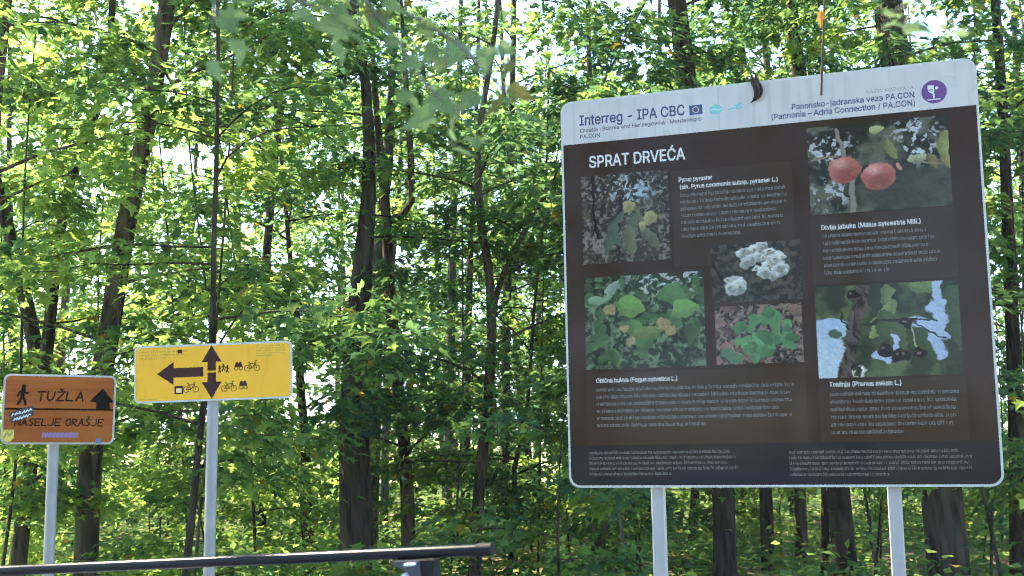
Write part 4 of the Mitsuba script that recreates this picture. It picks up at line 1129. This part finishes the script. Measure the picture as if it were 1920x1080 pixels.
# ---------------------------------------------------------------- low green cover
g = rng(55)
n = 80000
y = 7.2 + 34 * g.random(n) ** 1.25
x = (g.random(n) * 2 - 1) * (0.5 * y + 1)
keep = meshkit.fbm(np.stack([x * 0.5, y * 0.5, x * 0], -1), 3, 9) > 0.40
x, y = x[keep], y[keep]
n = len(x)
z = gz(x, y) + np.abs(g.normal(0, 0.27, n))
D = g.normal(0, 1, (n, 3)); D[:, 2] = np.abs(D[:, 2]) * 0.3
m, c = leaves(np.c_[x, y, z], D, np.tile([0, 0, 1.0], (n, 1)) + g.normal(0, 0.35, (n, 3)), g.uniform(0.06, 0.14, n), leaf_cols(g, n, 0.6, 0.03), False)
scene['low_ground_cover'] = mikit.ply(m, 'leaf', color=c)
labels['low_ground_cover'] = {'label': 'low green leaves covering the forest floor', 'category': 'ground cover', 'kind': 'stuff'}
n = 6000
y = 5.2 + 30 * g.random(n)
x = (g.random(n) * 2 - 1) * (0.5 * y + 1)
m, c = leaves(np.c_[x, y, gz(x, y) + 0.012], np.c_[g.normal(0, 1, (n, 2)), np.zeros(n)], np.tile([0, 0, 1.0], (n, 1)) + g.normal(0, 0.2, (n, 3)), g.uniform(0.05, 0.1, n), np.array([0.17, 0.10, 0.05]) * g.uniform(0.5, 1.4, (n, 1)), False)
scene['fallen_leaves'] = mikit.ply(m, 'leaf', color=c)
labels['fallen_leaves'] = {'label': 'brown fallen leaves lying on the forest floor', 'category': 'leaf litter', 'kind': 'stuff'}

# ---------------------------------------------------------------- the near branch hanging into the top of the picture
NEAR = np.array([(0, 0, 0), (-0.16, 0.02, 0.03), (-0.44, 0.10, 0.09), (-0.33, 0.26, 0.06), (-0.55, 0.52, 0.08), (-0.27, 0.50, 0.04), (-0.22, 0.70, 0.02), (0, 1.05, -0.10),
                 (0.22, 0.70, 0.02), (0.27, 0.50, 0.04), (0.55, 0.52, 0.08), (0.33, 0.26, 0.06), (0.44, 0.10, 0.09), (0.16, 0.02, 0.03), (0, 0.45, -0.01)])
NEARF = [(14, k + 1, k) for k in range(13)] + [(14, 0, 13)]
NEAR_SPOTS = [(-0.218, 2.195, 0.032), (-0.193, 2.182, 0.027), (-0.176, 2.175, 0.049), (-0.158, 2.165, 0.033), (-0.124, 2.158, 0.028), (-0.115, 2.186, 0.03), (-0.066, 2.18, 0.044), (-0.091, 2.156, 0.03), (-0.045, 2.155, 0.028), (-0.027, 2.133, 0.034), (-0.017, 2.12, 0.035), (-0.097, 2.123, 0.034), (-0.104, 2.109, 0.039), (-0.069, 2.095, 0.036), (-0.05, 2.071, 0.032), (0.014, 2.097, 0.033), (-0.311, 2.19, 0.033), (-0.289, 2.174, 0.03), (0.435, 2.164, 0.033), (0.433, 2.194, 0.027), (-0.142, 2.193, 0.033), (-0.057, 2.197, 0.027), (-0.077, 2.168, 0.027), (-0.001, 2.143, 0.024), (-0.039, 2.083, 0.027), (-0.199, 2.206, 0.027), (-0.272, 2.201, 0.027), (-0.108, 2.204, 0.027)]
nb = thing('overhanging_branch', 'blurred branch with large pale green leaves hanging close to the camera at the top', 'branch')
tw = [np.array([(-0.55, 1.12, 2.46), (-0.30, 1.18, 2.32), (-0.176, 1.2, 2.247), (-0.142, 1.2, 2.199), (-0.119, 1.2, 2.169), (-0.104, 1.2, 2.144), (-0.086, 1.2, 2.116), (-0.058, 1.2, 2.084)]),
      np.array([(-0.176, 1.2, 2.247), (-0.108, 1.2, 2.195), (-0.069, 1.21, 2.176), (-0.035, 1.21, 2.146), (-0.007, 1.21, 2.114)]), np.array([(-0.30, 1.18, 2.32), (-0.25, 1.2, 2.24), (-0.221, 1.2, 2.21)]),
      np.array([(-0.30, 1.18, 2.32), (-0.32, 1.19, 2.26), (-0.312, 1.2, 2.21)]), np.array([(-0.176, 1.2, 2.247), (0.08, 1.2, 2.32), (0.28, 1.2, 2.30), (0.40, 1.2, 2.24), (0.436, 1.2, 2.20)])]
for k, t in enumerate(tw):
    part(nb, 'twig', tube(resample(t, 14), np.linspace(0.0045 if k == 0 else 0.0028, 0.0014, 14), 6), 'twig_pale', smooth=True)
nodes = np.vstack([resample(t, 20) for t in tw])
g = rng(31)
for k, (x, z, s) in enumerate(NEAR_SPOTS + [(x + jx, z + jz, s * f) for (x, z, s), jx, jz, f in zip(NEAR_SPOTS[2:26], g.normal(0, 0.018, 24), g.normal(0.004, 0.014, 24), g.uniform(0.7, 1.1, 24))]):
    c = np.array([x, 1.2 + g.uniform(-0.08, 0.12), z])
    dv = g.normal(0, 1, 3) * [0.8, 0.5, 0.4] + [0.35, 0, -0.55]
    dv /= np.linalg.norm(dv)
    nv = np.array([g.normal(0, 0.5), g.normal(-0.5, 0.4), 0.75])
    X = np.cross(dv, nv); X /= np.linalg.norm(X)
    nv = np.cross(X, dv)
    s = s * 1.0
    base = c - dv * s * 0.5
    v = NEAR.copy()
    v[:, 2] += 0.10 * np.sin(v[:, 1] * 4 + g.uniform(0, 6)) + g.uniform(-0.1, 0.25) * v[:, 0] ** 2
    vv = base + s * (v[:, :1] * X + v[:, 1:2] * dv + v[:, 2:] * nv)
    yl = g.random() < 0.2
    col = (np.array([0.19, 0.20, 0.06]) if yl else np.array([0.17, 0.26, 0.11])) * g.uniform(0.8, 1.2)
    lk = part(nb, 'leaf', trimesh.Trimesh(vv, NEARF, process=False), 'near_leaf', color=np.tile(col, (15, 1)))
    near = nodes[np.argmin(np.linalg.norm(nodes - base, axis=1))]
    scene[lk + '__stalk'] = mikit.ply(tube(resample(np.array([near, (near + base) / 2 + [0, 0, 0.004], base]), 5), 0.0007, 4), 'twig_pale')

# a bare twig hanging in front of the header, with one orange leaf above it
ht = thing('hanging_twig', 'thin dark twig with one orange leaf hanging down in front of the white header', 'twig')
part(ht, 'stem', tube(resample(np.array([(1.445, 5.12, 2.02 + 1.75), (1.432, 5.1, 1.90 + 1.75), (1.415, 5.1, 1.70 + 1.75), (1.403, 5.1, 1.56 + 1.75), (1.397, 5.1, 1.478 + 1.75)]), 14), np.r_[np.linspace(0.003, 0.004, 7), np.linspace(0.0045, 0.006, 7)], 6), 'dead_leaf_brown')
v = NEAR * 0.075
vv = np.c_[1.408 + v[:, 0] * 0.55, 5.085 - v[:, 2], 3.52 - v[:, 1]] + [0, 0, 0.09]
part(ht, 'leaf', trimesh.Trimesh(vv, NEARF, process=False), 'near_leaf', color=np.tile([0.36, 0.18, 0.05], (15, 1)), label='orange leaf')

# ---------------------------------------------------------------- the hazy air of the sunlit wood
scene['wood_air'] = {'type': 'homogeneous', 'albedo': {'type': 'rgb', 'value': [0.95, 0.95, 0.95]}, 'sigma_t': {'type': 'rgb', 'value': [0.00042, 0.00046, 0.0005]}}
scene['haze'] = {'type': 'cube', 'to_world': T().translate([0, 14, 8.5]).scale([620, 620, 10.0]), 'bsdf': {'type': 'null'}, 'interior': {'type': 'ref', 'id': 'wood_air'}}
scene['camera']['medium'] = {'type': 'ref', 'id': 'wood_air'}
labels['haze'] = {'label': 'thin pale haze in the air of the wood', 'category': 'haze', 'kind': 'stuff'}
